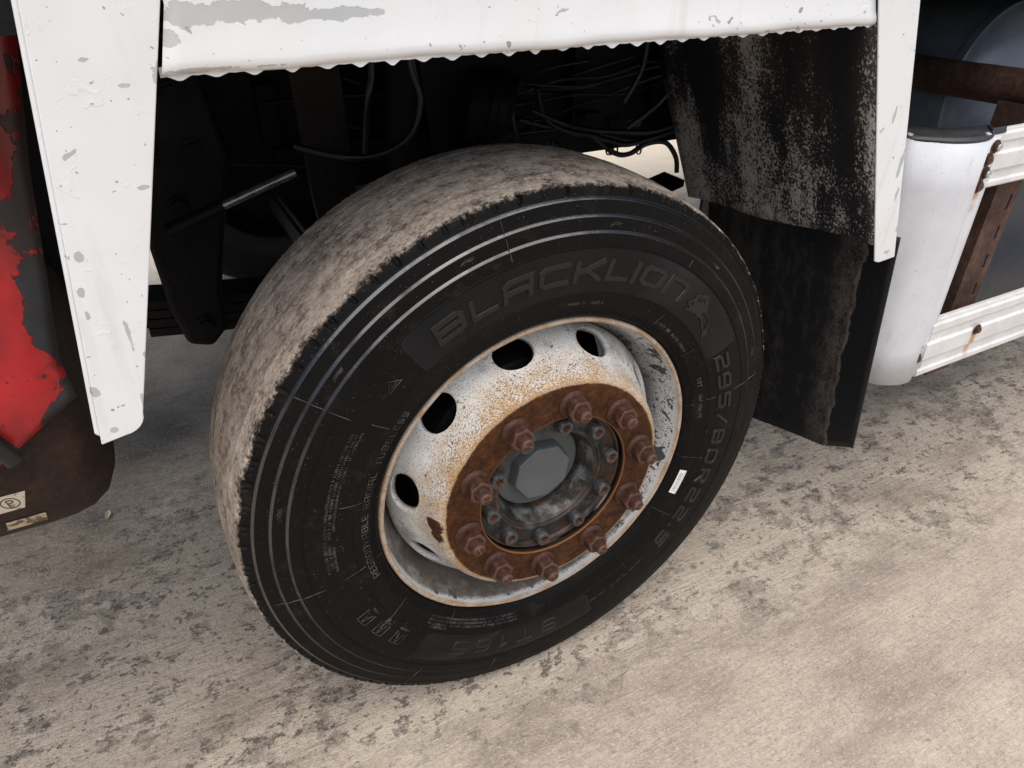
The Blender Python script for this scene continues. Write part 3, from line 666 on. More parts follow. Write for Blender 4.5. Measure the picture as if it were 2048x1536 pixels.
sm.set(sm.mix(sm.m('MAXIMUM', sm.m('MULTIPLY', bars, inb), txt), (.72, .70, .66), (.10, .10, .10)), .6)
part('sticker', grid(stick_fn, 20, 4), sm.mat, wheel)['label'] = 'small white barcode sticker on the sidewall'

# ----------------------------------------------------------------- rim, disc, hub
RIM = [(.2985, .016), (.2988, .006), (.2982, .002), (.2968, -.0002), (.2945, -.0012), (.2920, -.0006), (.2903, .0012), (.2893, .0045), (.2885, .0100), (.2862, .0180), (.2835, .0250), (.2815, .0330), (.2798, .0450), (.2765, .0560), (.2715, .0660), (.2655, .0750), (.2600, .0850), (.2560, .0960), (.2540, .1100), (.2540, .1650), (.2700, .1950), (.2790, .2200), (.2860, .2360), (.2900, .2500), (.2960, .2550), (.2988, .2480), (.2985, .2380)]
def rim_mod(i, j, r, y):
    if i < 9: r += .0003*math.sin(j*.31)+.0002*math.sin(j*.83+1); y += .0003*math.sin(j*.47)
    return r, y
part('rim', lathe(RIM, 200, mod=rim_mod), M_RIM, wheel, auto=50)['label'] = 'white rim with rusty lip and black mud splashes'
DP = [(.1400, -.0255), (.1400, -.0345), (.1412, -.0360), (.1700, -.0362), (.1960, -.0360), (.2030, -.0352), (.2085, -.0325), (.2125, -.0280), (.2155, -.0220), (.2190, -.0120), (.2225, -.0010), (.2262, .0080)]
CONE = [(.2262, .0080), (.2320, .0170), (.2385, .0270), (.2450, .0370), (.2520, .0480), (.2580, .0580), (.2605, .0640)]
END = [(.2605, .0640), (.2625, .0720), (.2625, .0860)]
def conept(s_):
    L = [0]
    for a, b in zip(CONE, CONE[1:]): L.append(L[-1]+math.hypot(b[0]-a[0], b[1]-a[1]))
    t = s_*L[-1]
    for i in range(len(CONE)-1):
        if t <= L[i+1]+1e-9:
            k = (t-L[i])/(L[i+1]-L[i]); return CONE[i][0]+(CONE[i+1][0]-CONE[i][0])*k, CONE[i][1]+(CONE[i+1][1]-CONE[i][1])*k
    return CONE[-1]
CL = sum(math.hypot(b[0]-a[0], b[1]-a[1]) for a, b in zip(CONE, CONE[1:]))
def disc_mesh():
    V, F = [], []; idx = {}
    def vert(s_, th):
        r, y = conept(s_); p = (r*math.cos(R(th)), y, r*math.sin(R(th)))
        k = tuple(round(c, 6) for c in p)
        if k not in idx: idx[k] = len(V); V.append(p)
        return idx[k]
    def addp(r, y, th):
        p = (r*math.cos(R(th)), y, r*math.sin(R(th))); k = tuple(round(c, 6) for c in p)
        if k not in idx: idx[k] = len(V); V.append(p)
        return idx[k]
    nt, ns = 16, 8
    for h in range(10):
        c = 64.6+36*h
        bd = []
        for i in range(nt): bd.append((-1+2*i/nt, -1))
        for i in range(ns): bd.append((1, -1+2*i/ns))
        for i in range(nt): bd.append((1-2*i/nt, 1))
        for i in range(ns): bd.append((-1, 1-2*i/ns))
        rings = []
        for lv in range(6):
            row = []
            for (a, b) in bd:
                th = a*18; s_ = .5+b*.5
                ang = math.atan2((s_-.5)*CL, R(th)*.245)
                eth = math.degrees(.0352*math.cos(ang)/.245); es = .5+.0292*math.sin(ang)/CL
                k = (1-lv/5)**1.4 if lv < 5 else 0
                row.append(vert(min(1, max(0, es+(s_-es)*k)), c+eth+(th-eth)*k))
            rings.append(row)
        for A, B in zip(rings, rings[1:]):
            n = len(A)
            for i in range(n):
                q = (A[i], A[(i+1) % n], B[(i+1) % n], B[i])
                if len(set(q)) == 4: F.append(q)
        for prof in (DP, END):
            for i in range(nt):
                t0, t1 = c-18+36*i/nt, c-18+36*(i+1)/nt
                for a, b in zip(prof, prof[1:]): F.append((addp(*a, t0), addp(*a, t1), addp(*b, t1), addp(*b, t0)))
    return V, F
dm = mesh('wheel_disc', *disc_mesh(), auto=40)
dsc = link('wheel_disc', dm, M_DISC, wheel)
mod = dsc.modifiers.new('solid', 'SOLIDIFY'); mod.thickness = .011; mod.offset = -1 if sum(p.normal.y for p in dm.polygons if abs(p.normal.y) > .9) < 0 else 1
if mod.offset == 1: dm.flip_normals(); mod.offset = -1
dsc['label'] = 'white conical wheel disc with hand holes and rusty bolt ring'
HUB = [(.1396, .050), (.1396, -.0200), (.1385, -.0225), (.1355, -.0215), (.1345, -.0165), (.1335, -.0150), (.1060, -.0150), (.1040, -.0165), (.1005, -.0160), (.0990, -.0120), (.0965, -.0118), (.0950, -.0095), (.0915, .0000), (.0875, .0130), (.0850, .0240), (.0835, .0320), (.0300, .0325), (.0001, .0325)]
part('hub', lathe(HUB, 128), M_HUB, wheel, auto=40)['label'] = 'greasy grey steel hub inside the bolt ring'
CAPP = [(.0815, .0330), (.0815, .0300), (.0805, .0288), (.0640, .0285), (.0001, .0285)]
part('hub_cap', lathe(CAPP, 96), M_CAP, wheel, auto=30)['label'] = 'round grey plastic hub cap'
def octagon():
    V = []; th0 = 102.0
    for (r, y) in ((.0590, .0290), (.0560, .0085), (.0543, .0060)):
        V += [(r*math.cos(R(th0+45*k)), y, r*math.sin(R(th0+45*k))) for k in range(8)]
    F = [(b*8+k, b*8+(k+1) % 8, b*8+8+(k+1) % 8, b*8+8+k) for b in range(2) for k in range(8)]+[tuple(range(16, 24))]
    return V, F
part('cap_octagon', octagon(), M_CAP, wheel, bevel=.0012)
part('brake_backplate', lathe([(.05, .226), (.262, .222), (.2625, .227), (.05, .231)], 64), M_BLACK, wheel, auto=40)
part('brake_drum', merge(lathe([(.085, .060), (.19, .060), (.203, .068), (.207, .085), (.207, .25), (.15, .26)], 96)), M_BLACK, wheel, auto=40)
# socket screws of the hub
def screw_mesh():
    n = 36; V, F = [], []
    rows = [(lambda a: .0130, .006), (lambda a: .0130, -.0160), (lambda a: .0120, -.0175), (lambda a: .0076+.0011*math.cos(6*a), -.0175), (lambda a: .0072+.0010*math.cos(6*a), -.0090)]
    for fn, y in rows: V += [(fn(2*math.pi*k/n)*math.cos(2*math.pi*k/n), y, fn(2*math.pi*k/n)*math.sin(2*math.pi*k/n)) for k in range(n)]
    for b in range(4): F += [(b*n+k, b*n+(k+1) % n, (b+1)*n+(k+1) % n, (b+1)*n+k) for k in range(n)]
    F.append(tuple(range(4*n, 5*n)))
    return V, F
scm = mesh('socket_screw', *screw_mesh(), auto=35); scm.materials.append(M_SCREW); scm.materials.append(M_SOCK)
for p in scm.polygons:
    if p.index >= 36*3: p.material_index = 1
for k in range(10):
    a = R(82.0-36*k)
    link('socket_screw', scm, None, wheel, (.118*math.cos(a), -.0168+random.uniform(-.0006, .0006), .118*math.sin(a)), (0, random.uniform(0, 1), 0))
# wheel nuts on studs
def nut_mesh():
    n = 36; V, F = [], []
    def hexr(a, ap):
        a = (a+math.pi/6) % (math.pi/3)-math.pi/6; return ap/math.cos(a)
    AP = .0182
    rows = [(lambda a: .0240, 0), (lambda a: .0246, -.0018), (lambda a: .0243, -.0044), (lambda a: .0228, -.0058), (lambda a: .0216, -.0072), (lambda a: hexr(a, AP), -.0085), (lambda a: hexr(a, AP), -.0262),
            (lambda a: min(hexr(a, AP), .0196), -.0278), (lambda a: min(hexr(a, AP), .0180), -.0290), (lambda a: .0126, -.0292), (lambda a: .0112, -.0275)]
    for fn, y in rows: V += [(fn(2*math.pi*k/n)*math.cos(2*math.pi*k/n), y, fn(2*math.pi*k/n)*math.sin(2*math.pi*k/n)) for k in range(n)]
    for b in range(len(rows)-1): F += [(b*n+k, b*n+(k+1) % n, (b+1)*n+(k+1) % n, (b+1)*n+k) for k in range(n)]
    return V, F
nm = mesh('wheel_nut', *nut_mesh(), auto=28); nm.materials.append(M_NUT)
st = [(.0100, .002)]
for k in range(19):
    y = -.018-k*.00125; st += [(.0111, y), (.0101, y-.00062)]
st += [(.0106, -.0418), (.0092, -.0445), (.0050, -.0456), (.0001, -.0458)]
stm = mesh('wheel_stud', *lathe(st, 28), auto=60); stm.materials.append(M_NUT)
for k in range(10):
    a = R(118.6-36*k); p = (.1675*math.cos(a), -.0362, .1675*math.sin(a))
    link('wheel_nut', nm, None, wheel, p, (0, random.uniform(0, 2), 0))
    link('wheel_stud', stm, None, wheel, (p[0], p[1]+random.uniform(-.002, .0015), p[2]), (0, random.uniform(0, 2), 0))

# ----------------------------------------------------------------- far wheel, axle and springs (dark, seen through the arch)
far = empty('wheel', (0, 2.12, AX), truck)
FT = [(.30, .0), (.33, -.012), (.39, -.02), (.45, -.012), (.495, .006), (.507, .03), (.513, .127), (.507, .224), (.495, .248), (.45, .266), (.39, .274), (.33, .266), (.30, .254)]
part('tyre', lathe(FT, 96), M_BLACK2, far, auto=50)
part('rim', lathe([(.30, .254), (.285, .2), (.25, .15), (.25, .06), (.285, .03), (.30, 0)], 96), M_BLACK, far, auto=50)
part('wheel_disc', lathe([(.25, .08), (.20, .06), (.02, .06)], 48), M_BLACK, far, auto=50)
part('axle_beam', merge(box(-.06, .06, .10, 2.2, .36, .44), box(-.05, .05, .25, 2.05, .44, .47)), M_BLACK, truck, bevel=.01)
def leaf(y0, y1, k, L):
    def z(x): return .535+.021*k+.10*(x/.85)**2
    n = 24; xs = [-L+2*L*i/n for i in range(n+1)]
    V = [(x, y, z(x)+dz) for x in xs for y, dz in ((y0, 0), (y1, 0), (y1, .018), (y0, .018))]
    F = [(4*i+a, 4*i+(a+1) % 4, 4*i+4+(a+1) % 4, 4*i+4+a) for i in range(n) for a in range(4)]+[(0, 1, 2, 3), (4*n+3, 4*n+2, 4*n+1, 4*n)]
    return V, F
for y0 in (.70, 1.66):
    sp = empty('leaf_spring', (0, 0, 0), truck)
    for k in range(4): part('spring_leaf', leaf(y0, y0+.09, k, .55+.10*k), M_BLACK, sp)
part('chassis_rail', prism_x([(.70, .83), (.70, 1.135), (.80, 1.135), (.80, 1.12), (.715, 1.12), (.715, .845), (.80, .845), (.80, .83)], -2.6, 5.0), M_BLACK, truck, bevel=.004)
part('chassis_rail', prism_x([(1.75, .83), (1.75, 1.135), (1.65, 1.135), (1.65, 1.12), (1.735, 1.12), (1.735, .845), (1.65, .845), (1.65, .83)], -2.6, 5.0), M_BLACK, truck, bevel=.004)
part('cross_member', box(-.52, -.36, .80, 1.65, .86, 1.06), M_BLACK, truck, bevel=.01)
part('cross_member', box(.75, .90, .80, 1.65, .86, 1.06), M_BLACK, truck, bevel=.01)
part('engine_sump', merge(box(-2.2, -.62, 1.0, 1.5, .55, 1.15), box(-.62, -.1, 1.05, 1.42, .78, 1.15)), M_BLACK, truck, bevel=.05, seg=3)
# spring hanger bracket with bolt heads
part('spring_hanger', prism_y([(-.50, 1.12), (-.36, 1.12), (-.335, .95), (-.375, .80), (-.40, .70), (-.405, .62), (-.44, .585), (-.485, .60), (-.50, .68), (-.505, .80)], .58, .695), M_BLACK, truck, bevel=.012, seg=3)
bolt_m = mesh('hanger_bolt', *merge(lathe([(.020, 0), (.020, -.004), (.013, -.005), (.013, -.016), (.0001, -.016)], 6)), auto=20); bolt_m.materials.append(M_BLACK)
for x, z in ((-.47, 1.06), (-.41, 1.07), (-.465, .97), (-.395, .975), (-.44, .88), (-.445, .64)): link('hanger_bolt', bolt_m, None, truck, (x, .579, z), (0, random.uniform(0, 1), 0))
part('bracket_plate', prism_y([(-.235, 1.16), (-.15, 1.16), (-.145, .86), (-.165, .80), (-.215, .80), (-.225, .90)], .46, .475), M_RUSTD, truck, bevel=.002)
part('bracket_plate', prism_y([(.02, 1.14), (.16, 1.14), (.20, .92), (.16, .86), (.05, .86)], .55, .575), M_BLACK, truck, bevel=.004)
part('steering_rod', tube([(-.3788, .45, .909), (-.315, .45, .929), (-.2513, .45, .9483)], .0075, 12), M_SHINE, truck, auto=40)
part('rod_sleeve', tube([(-.47, .45, .881), (-.42, .45, .896), (-.378, .45, .9095)], .0125, 14), M_BLACK, truck, auto=40)
part('shock_absorber', tube([(-.06, .52, .52), (-.02, .55, .80), (.0, .57, 1.12)], .034, 16), M_BLACK, truck, auto=40)
CH = [(.0001, 0), (.050, .002), (.072, .014), (.075, .030), (.083, .034), (.083, .046), (.075, .050), (.070, .085), (.040, .100), (.0001, .102)]
part('brake_chamber', lathe(CH, 40), M_BLACK, truck, (.20, .50, .99), (R(12), 0, R(62)), auto=35)
part('brake_chamber_rod', tube([(.20, .50, .99), (.10, .47, .94), (.03, .45, .88)], .010, 10), M_BLACK, truck, auto=40)
for k in range(16):
    rx = random.uniform(-.33, .70); bt = link('rail_bolt', bolt_m, None, truck, (rx, .6995, random.choice((.87, .90, 1.06, 1.09))), (0, random.uniform(0, 1), 0)); bt.scale = (.8, .8, .8)
for k in range(5):
    rx = -.3+.24*k+random.uniform(-.05, .05); w = random.uniform(.03, .06)
    part('rail_bracket', merge(box(rx, rx+w, .660, .698, .90+random.uniform(0, .05), 1.02+random.uniform(0, .08)), box(rx+.01, rx+w+.03, .62, .659, .93, .945)), M_BLACK, truck, bevel=.004)
for k in range(9):
    z0 = random.uniform(.88, 1.08); y0 = random.uniform(.60, .66); x0 = random.uniform(-.35, .1); pts = []
    for q in range(7): pts.append((x0+q*.12, y0+random.uniform(-.02, .02), z0-.035*math.sin(math.pi*q/6)+random.uniform(-.02, .02)))
    part('wiring', tube(pts, random.choice((.0028, .004, .005)), 8), M_BLACK2, truck, auto=60)
for k in range(7):
    x0 = random.uniform(.34, .62); part('cable_tie', lathe([(.012, -.002), (.0135, -.002), (.0135, .002), (.012, .002)], 14, closed=True), M_BLACK2, truck, (x0, .60, .90-.05*math.sin((x0-.3)*4)), (0, 0, R(80)))
hoses = [[(-.125, .36, 1.20), (-.13, .35, 1.118), (-.142, .35, 1.07), (-.14, .40, .98)], [(-.07, .34, 1.20), (-.066, .35, 1.12), (-.052, .35, 1.066), (-.074, .35, 1.013), (-.13, .35, .988), (-.19, .36, .99), (-.25, .42, 1.0)],
         [(-.05, .37, 1.2), (-.054, .37, 1.12), (-.045, .37, 1.06), (-.068, .37, 1.01), (-.10, .38, .985)],
         [(.30, .58, 1.02), (.335, .60, .95), (.40, .60, .915), (.456, .60, .902), (.50, .6, .885), (.56, .60, .868), (.62, .60, .872), (.68, .60, .880), (.76, .60, .90)],
         [(.28, .62, .95), (.36, .62, .925), (.45, .61, .91), (.52, .61, .89), (.58, .61, .873), (.65, .61, .875), (.78, .61, .91)],
         [(.30, .60, .97), (.37, .59, .94), (.45, .6, .915), (.55, .59, .90), (.64, .59, .893), (.78, .6, .915)],
         [(.46, .605, .90), (.53, .60, .852), (.575, .60, .845), (.62, .60, .862), (.68, .60, .86), (.72, .60, .82), (.73, .6, .78)],
         [(.62, .5, 1.1), (.60, .5, 1.02), (.55, .5, .97), (.50, .52, .93)], [(.48, .45, 1.12), (.47, .45, 1.06), (.44, .46, 1.0)],
         [(.22, .50, 1.06), (.19, .48, 1.02), (.185, .47, .98), (.20, .47, .93)]]
for k, hpts in enumerate(hoses): part('hose', tube(hpts, .0055 if k < 3 else .0062), M_BLACK2, truck, auto=60)
part('hose_fitting', lathe([(.0001, 0), (.012, 0), (.012, .02), (.009, .022), (.009, .04), (.0001, .04)], 6), M_RUST, truck, (.56, .56, .93), (0, 0, R(90)))
# ----------------------------------------------------------------- white body and wheel-arch frame
YP = -.060
part('unseen_body', merge(box(-.95, 5.2, -.045, 2.45, 1.30, 1.60)), M_BODY, truck, bevel=.01)  # unseen upper body, added for its shade; height set by the light balance
part('body_floor', box(-.95, 5.2, -.035, 2.44, 1.23, 1.295), M_BLACK, truck)
def xl(z, a): return a
L_in = lambda z: -.439-(1.254-z)*.2774
L_out = lambda z: -.5445-(1.257-z)*.1352
R_in = lambda z: .4707+(1.225-z)*.398
R_out = lambda z: .5597+(1.2222-z)*.3165
# panel between the legs, with rolled hem
def panel_fn(u, v):
    x0, x1 = -.4535, .4795
    prof = [(YP+.012, 1.1985), (YP+.009, 1.1955), (YP+.004, 1.1940), (YP, 1.1960), (YP-.0022, 1.2000), (YP-.0024, 1.2060), (YP-.0012, 1.212), (YP, 1.25), (YP, 1.45)]
    y, z = prof[int(round(v*(len(prof)-1)))]
    zz = min(max(z, 1.194), 1.262)
    a = L_in(zz)+.0012; b = R_in(zz)-.0012
    x = a+(b-a)*u
    return (x, y+.0012*math.sin(x*17)+.0008*math.sin(x*43), z+.0010*math.sin(x*23)+.0006*math.sin(x*61+1))
part('arch_panel', grid(panel_fn, 60, 8), M_PANEL, truck, auto=60, solid=.0015)['label'] = 'white painted panel with peeled grey patch above the tyre'
# scalloped trim under the hem
def trim():
    xs = []; x = -.455
    prof = []
    while x < .478:
        p = random.uniform(.029, .037); w = random.uniform(.008, .011); d = random.uniform(.0026, .0046)*(1 if x < .15 else .75)
        prof += [(x, 0), (x+p*.5-w, .0005), (x+p*.5-w*.72, -d*.18), (x+p*.5-w*.42, -d*.62), (x+p*.5-w*.2, -d*.93), (x+p*.5, -d), (x+p*.5+w*.2, -d*.93), (x+p*.5+w*.42, -d*.62), (x+p*.5+w*.72, -d*.18), (x+p*.5+w, .0005)]
        x += p
    prof.append((.479, 0))
    V, F = [], []
    for x, d in prof:
        x = min(x, .4785); zb = 1.1925+d
        V += [(x, YP+.005, 1.2010), (x, YP+.005, zb), (x, YP+.0075, zb), (x, YP+.0075, 1.2010)]
    for i in range(len(prof)-1):
        for a in range(4): F.append((4*i+a, 4*i+(a+1) % 4, 4*i+4+(a+1) % 4, 4*i+4+a))
    return V, F
part('scalloped_trim', trim(), M_PANEL, truck)['label'] = 'wavy white edging strip under the panel'
def leg_plate(outer, inner, zb0, zb1, ztop, round_r, side):
    """folded sheet leg: front face plus return flanges"""
    pts = []
    a0 = (outer(zb0), zb0); a1 = (inner(zb1), zb1)
    arc = []
    rr = round_r
    for k in range(7):
        t = k/6*math.pi/2
        arc.append((a1[0]-side*(rr-rr*math.sin(t))*1.0, a1[1]+(rr-rr*math.cos(t))))
    return [a0]+arc+[(inner(ztop), ztop), (outer(ztop), ztop)]
lp = leg_plate(L_out, L_in, .836, .8405, 1.45, .022, 1)
part('arch_leg', prism_y(lp, YP-.003, YP+.0), M_POST, truck, bevel=.0012)['label'] = 'long tapered white leg with chipped edge left of the tyre'
part('leg_return', prism_y([(L_out(.848)-.0045, .850), (L_out(.845)+.0005, .845), (L_out(1.45)+.0005, 1.45), (L_out(1.45)-.0045, 1.45)], YP-.0015, YP+.028), M_POST, truck, bevel=.002, seg=3)
rp = [(R_in(.8057), .8057), (R_in(.8057)+.012, .8015), (R_out(.806), .8045), (R_out(1.45), 1.45), (R_in(1.45), 1.45)]
part('arch_leg', prism_y(rp, YP-.003, YP+.0), M_POST, truck, bevel=.0012)['label'] = 'short slanted white leg between tyre and side guard'
# slanted guard plate behind the wheel and the rubber flap under it
def plate_fn(u, v):
    y = -.0590+.538*u
    zb = .838-.070*u+.004*math.sin(u*9); zt = 1.205
    z = zb+(zt-zb)*v
    yy = y-(.02*(1-v)*u)
    return (R_in(z)+.003+.006*math.sin(v*3.1)*math.sin(u*3.1), yy, z)
part('guard_plate', grid(plate_fn, 24, 24), M_SPECK, truck, auto=60, solid=.003)['label'] = 'black steel plate speckled with grey dried mud'
def flap_fn(u, v):
    y = -.064+.500*u
    top = .842-.03*u
    bot = .3385-.0653*min(1, max(0, (y+.06)/.0778))*.80-(.262*max(0, y-.0178))+.0
    z = bot+(top-bot)*v
    x = .6861+(.8415-z)*.144+.004+.006*math.sin(u*6)*(1-v)
    return (x, y, z)
part('mudflap', grid(flap_fn, 40, 30), M_FLAP, truck, auto=60, solid=.004)['label'] = 'black rubber mudflap with dusty streaks behind the tyre'

# ----------------------------------------------------------------- side guard on the right
TOPC = [(.716, .075), (.709, .045), (.704, .015), (.7055, -.0135), (.728, -.038), (.752, -.060), (.785, -.0750), (.822, -.0790), (.846, -.0735), (.858, -.0665), (.8605, -.0642), (.899, -.0635)]
def cover_fn(u, v):
    pts = smooth_path([(x, y, 0) for x, y in TOPC], 4); p = pts[int(round(u*(len(pts)-1)))]
    z = .490+.512*v; z -= .03*max(0, u-.8)*(1 if v < .01 else 0)
    return (p.x+(1-v)*(.070-.055*u), p.y+.003*(1-v), z)
NC = (len(TOPC)-1)*4
guard = empty('side_guard', (0, 0, 0), truck)
part('corner_cover', grid(cover_fn, NC, 6), M_COVER, guard, auto=40, solid=.003)['label'] = 'rounded white end cover of the side guard'
def cap_fn(u, v):
    pts = smooth_path([(x, y, 0) for x, y in TOPC], 4); p = pts[int(round(u*(len(pts)-1)))]
    k = u*u*(3-2*u)
    w = .042*math.sin(min(1, u*1.1)*math.pi)**.5+.004
    q = Vector((p.x+w*.55, p.y+w, 0)); r_ = p.lerp(q, v)
    return (r_.x, r_.y-.001, 1.0035+.010*v)
part('cover_cap', grid(cap_fn, NC, 3), M_PLAST, guard, auto=40, solid=.005)['label'] = 'dark plastic cap on top of the end cover'
def railpoly(z0, z1):
    h = z1-z0; y = YP
    return [(y+.022, z0), (y, z0), (y-.004, z0+.004), (y-.004, z0+h*.12), (y, z0+h*.15), (y, z0+h*.30), (y-.005, z0+h*.34), (y-.005, z0+h*.62), (y, z0+h*.66), (y, z0+h*.80), (y-.004, z0+h*.84), (y-.004, z1-.004), (y, z1), (y+.006, z1), (y+.007, z1-.004), (y+.012, z1-.004), (y+.013, z1), (y+.022, z1)]
for z0, z1, x0 in ((.900, 1.004, .890), (.481, .612, .903)):
    part('guard_rail', prism_x(railpoly(z0, z1), x0, 2.4), M_RAIL, guard, bevel=.0012)
# slotted rusty upright
def upright():
    V, F = [], []
    vf = ([], [])
    x0, x1 = 1.072, 1.158; y = .004
    z0, z1 = .40, 1.02; sl = [(.60+.068*k, .632+.068*k) for k in range(6)]
    zz = [z0]
    for a, b in sl: zz += [a, b]
    zz.append(z1)
    for i in range(len(zz)-1):
        a, b = zz[i], zz[i+1]
        if i % 2 == 0: vf = merge(vf, box(x0, x1, y, y+.004, a, b))
        else: vf = merge(vf, box(x0, x0+.055, y, y+.004, a, b), box(x0+.068, x1, y, y+.004, a, b))
    vf = merge(vf, box(x0-.001, x0+.003, y+.0045, y+.06, z0, z1))
    return vf
part('slotted_upright', upright(), M_RUSTL, guard)['label'] = 'rusty slotted steel upright behind the rails'
part('backing_plate', box(1.18, 2.2, .10, .106, .42, .93), M_DBLUE, guard)
bm_ = mesh('bolt_head', *lathe([(.0125, 0), (.0125, -.0018), (.0085, -.0026), (.0082, -.0062), (.0055, -.0085), (.0001, -.0088)], 20), auto=40); bm_.materials.append(M_NUT)
rv_ = mesh('rivet', *lathe([(.0065, 0), (.0060, -.0016), (.0034, -.0028), (.0030, -.0018), (.0001, -.0018)], 20), auto=40); rv_.materials.append(M_STUD)
for x, y, z, m_ in ((.8815, -.0638, .9800, bm_), (.8715, -.0640, .9580, bm_), (.8775, -.0638, .9330, bm_), (.8725, -.0638, .9090, bm_), (1.069, -.0655, .5613, bm_), (.8850, -.0610, .5338, bm_)):
    link('bolt_head', m_, None, guard, (x, y, z))
for x, y, z in ((.8890, -.0608, .5590), (.8925, -.0606, .4990), (.8815, -.0725, .9800), (.8775, -.0725, .9330)): link('rivet', rv_, None, guard, (x, y, z))
for x, y in ((.715, -.005), (.843, -.065)): link('rivet', rv_, None, guard, (x, y, 1.006), (R(-90), 0, 0))
# tank and rusty tube behind the guard
part('stay_tube', tube([(1.10, .42, 1.045), (1.135, .28, 1.033), (1.118, .05, 1.040), (1.105, -.035, 1.043)], .036, 22), M_RUSTL, truck, auto=60)['label'] = 'rusty brown stay tube behind the side guard'
TANKP = [(.0001, -.060), (.06, -.056), (.11, -.044), (.150, -.026), (.178, -.006), (.192, .012), (.1955, .020), (.1985, .022), (.1985, .040), (.1955, .042), (.1955, .85), (.0001, .86)]
part('air_tank', lathe(TANKP, 72), M_TANK, truck, (1.345, .20, .98), auto=35)['label'] = 'blue-grey tank with a domed end behind the stay tube'
part('inner_panel', box(.74, 2.4, .50, .51, .5, 1.24), M_DBLUE, truck)
part('under_tray', box(.80, 2.4, .30, .62, .42, .44), M_BLACK, truck)

# ----------------------------------------------------------------- red shield and rusty barrel at the left
BY, BZ, BR = .27, .755, .20
def barrel():
    prof = [(.0001, -.628), (.10, -.629), (.150, -.634), (.178, -.648), (.192, -.668), (.198, -.692), (.200, -.72), (.200, -1.5), (.0001, -1.5)]
    V, F = lathe(prof, 64)
    return [(y, BY+x, BZ+z) for x, y, z in V], F
part('silencer_barrel', barrel(), M_RUSTB, truck, auto=40)['label'] = 'rusty brown barrel with a rounded end at the left edge'
def shield_fn(u, v):
    edge = [(.7955, -.640), (.841, -.622), (.883, -.6265), (.962, -.613), (1.096, -.590), (1.225, -.561), (1.40, -.53)]
    z0 = .838-.052*min(1, u/.22)-.02*u
    z = z0+(1.36-z0)*v
    xe = edge[-1][1]
    for (a, xa), (b, xb) in zip(edge, edge[1:]):
        if a <= z <= b: xe = xa+(xb-xa)*(z-a)/(b-a)
    if z < edge[0][0]: xe = edge[0][1]
    x = xe-.40*u
    d = xe-x
    y = .062-.040*min(1, d/.11)**.7+.012*math.sin(z*14)*min(1, d/.05)+.03*max(0, z-.95)
    if d < .03: y -= .012*math.exp(-((z-.845)/.03)**2)*(1-d/.03)
    return (x, y, z)
part('red_shield', grid(shield_fn, 30, 40), M_RED, truck, auto=60, solid=.003)['label'] = 'bent red metal shield with peeling paint at the left edge'
part('black_strap', tube([(-.80, .005, 1.02), (-.735, .000, .885), (-.7115, .003, .838), (-.697, .010, .800)], .0115, 10), M_BLACK2, truck, auto=60)
part('inner_post', box(-.72, -.60, .47, .50, .80, 1.3), M_BLACK, truck)
def on_barrel(x, ang, lift): return (x, BY-(BR+lift)*math.cos(R(ang)), BZ-(BR+lift)*math.sin(R(ang)))
def patch(x0, x1, a0, a1, dx, nx=10, na=6, ragged=0):
    rnd = random.Random(3)
    def fn(u, v):
        j = rnd.uniform(-ragged, ragged) if (u in (0, 1) or v in (0, 1)) else 0
        return on_barrel(x0+(x1-x0)*u+dx*v+j, a0+(a1-a0)*v+j*200, .0010)
    return grid(fn, nx, na)
pm = NT('worn_paper_label'); pn = pm.noise(60, 5, .7)
pm.set(pm.mix(pm.ss(pn, .46, .56), (.55, .47, .33), (.12, .075, .04)), .7)
pm2 = NT('cream_parking_label'); pm2.set(pm2.mix(pm2.ss(pm2.noise(90, 4), .58, .66), (.60, .54, .42), (.33, .20, .08)), .6)
part('worn_label', patch(-.757, -.712, 30, 38.5, -.006, ragged=.0012), pm.mat, truck)
plb = part('round_mark_label', patch(-.775, -.717, 12.5, 22.0, -.010), pm2.mat, truck); plb['label'] = 'cream label with a letter P in a ring'
ink = simple('black_label_ink', (.012, .012, .013), (.02, .02, .02), (.5, .6))
def bar_fn(u, v, h): return on_barrel(-.738+u*.92-.0014*(v/.012), 17.2-math.degrees(v/BR), .0012+h)
ring = [(.0105*math.cos(2*math.pi*k/24), .0105*math.sin(2*math.pi*k/24)) for k in range(24)]; ring.append(ring[0])
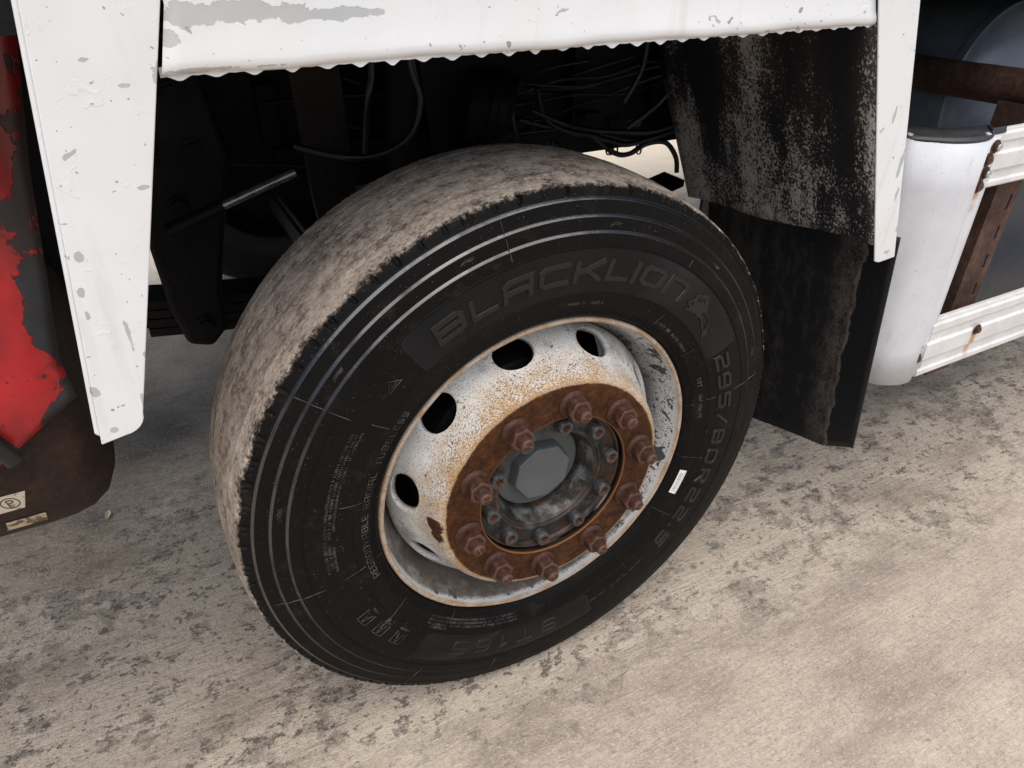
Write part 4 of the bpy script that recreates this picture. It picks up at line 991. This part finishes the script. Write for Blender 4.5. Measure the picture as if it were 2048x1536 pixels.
part('ring_mark', merge(stroke(ring, .0013, .0004, bar_fn, .02), stroke([(-.003, -.006), (-.003, .006), (.002, .006), (.004, .004), (.004, .002), (.002, .0003), (-.002, .0003)], .0015, .00045, bar_fn, .02)), ink, truck)

# ----------------------------------------------------------------- loose things on the ground
leafm = NT('pale_leaf'); leafm.set(leafm.mix(leafm.noise(80, 3), (.45, .50, .30), (.62, .64, .46)), .5)
def leaf_fn(u, v):
    w = .007*math.sin(math.pi*min(.98, max(.02, u)))**.8
    return (-.782+.006*math.sin(u*2.4)+w*(v-.5)*2, .872+.036*u, .009+.004*abs(v-.5)*2+.004*math.sin(u*3))
tag(link('fallen_leaf', mesh('fallen_leaf', *grid(leaf_fn, 10, 4), auto=60), leafm.mat), 'tiny pale green leaf on the dark ground below the barrel', 'leaf')
def pebbles():
    rnd = random.Random(11); V, F = [], []
    ico = bmesh.new(); bmesh.ops.create_icosphere(ico, subdivisions=1, radius=1); ico.verts.ensure_lookup_table()
    iv = [v.co.copy() for v in ico.verts]; fi = [tuple(v.index for v in f.verts) for f in ico.faces]; ico.free()
    for k in range(2600):
        if k < 1500: x, y = rnd.gauss(.42, .30), rnd.gauss(-.36, .13)
        else: x, y = rnd.uniform(-1.3, 2.2), rnd.uniform(-.65, 1.4)
        s_ = rnd.choice((.0008, .0011, .0014, .0018, .0026)) * rnd.uniform(.7, 1.2)
        if k % 90 == 0: s_ *= 1.9
        b = len(V); a = rnd.uniform(0, 6.28); sx, sy, sz = rnd.uniform(.8, 1.4), rnd.uniform(.7, 1.1), rnd.uniform(.45, .8)
        for v in iv:
            j = rnd.uniform(.8, 1.15); px, py = v.x*sx*s_*j, v.y*sy*s_*j
            V.append((x+px*math.cos(a)-py*math.sin(a), y+px*math.sin(a)+py*math.cos(a), .006+s_*sz*(v.z*j+.5)))
        F += [tuple(i+b for i in q) for q in fi]
    return V, F
tag(link('grit', mesh('grit', *pebbles(), recalc=False), M_PEBBLE), 'fine grit and small stones scattered over the concrete', 'grit', kind='stuff')
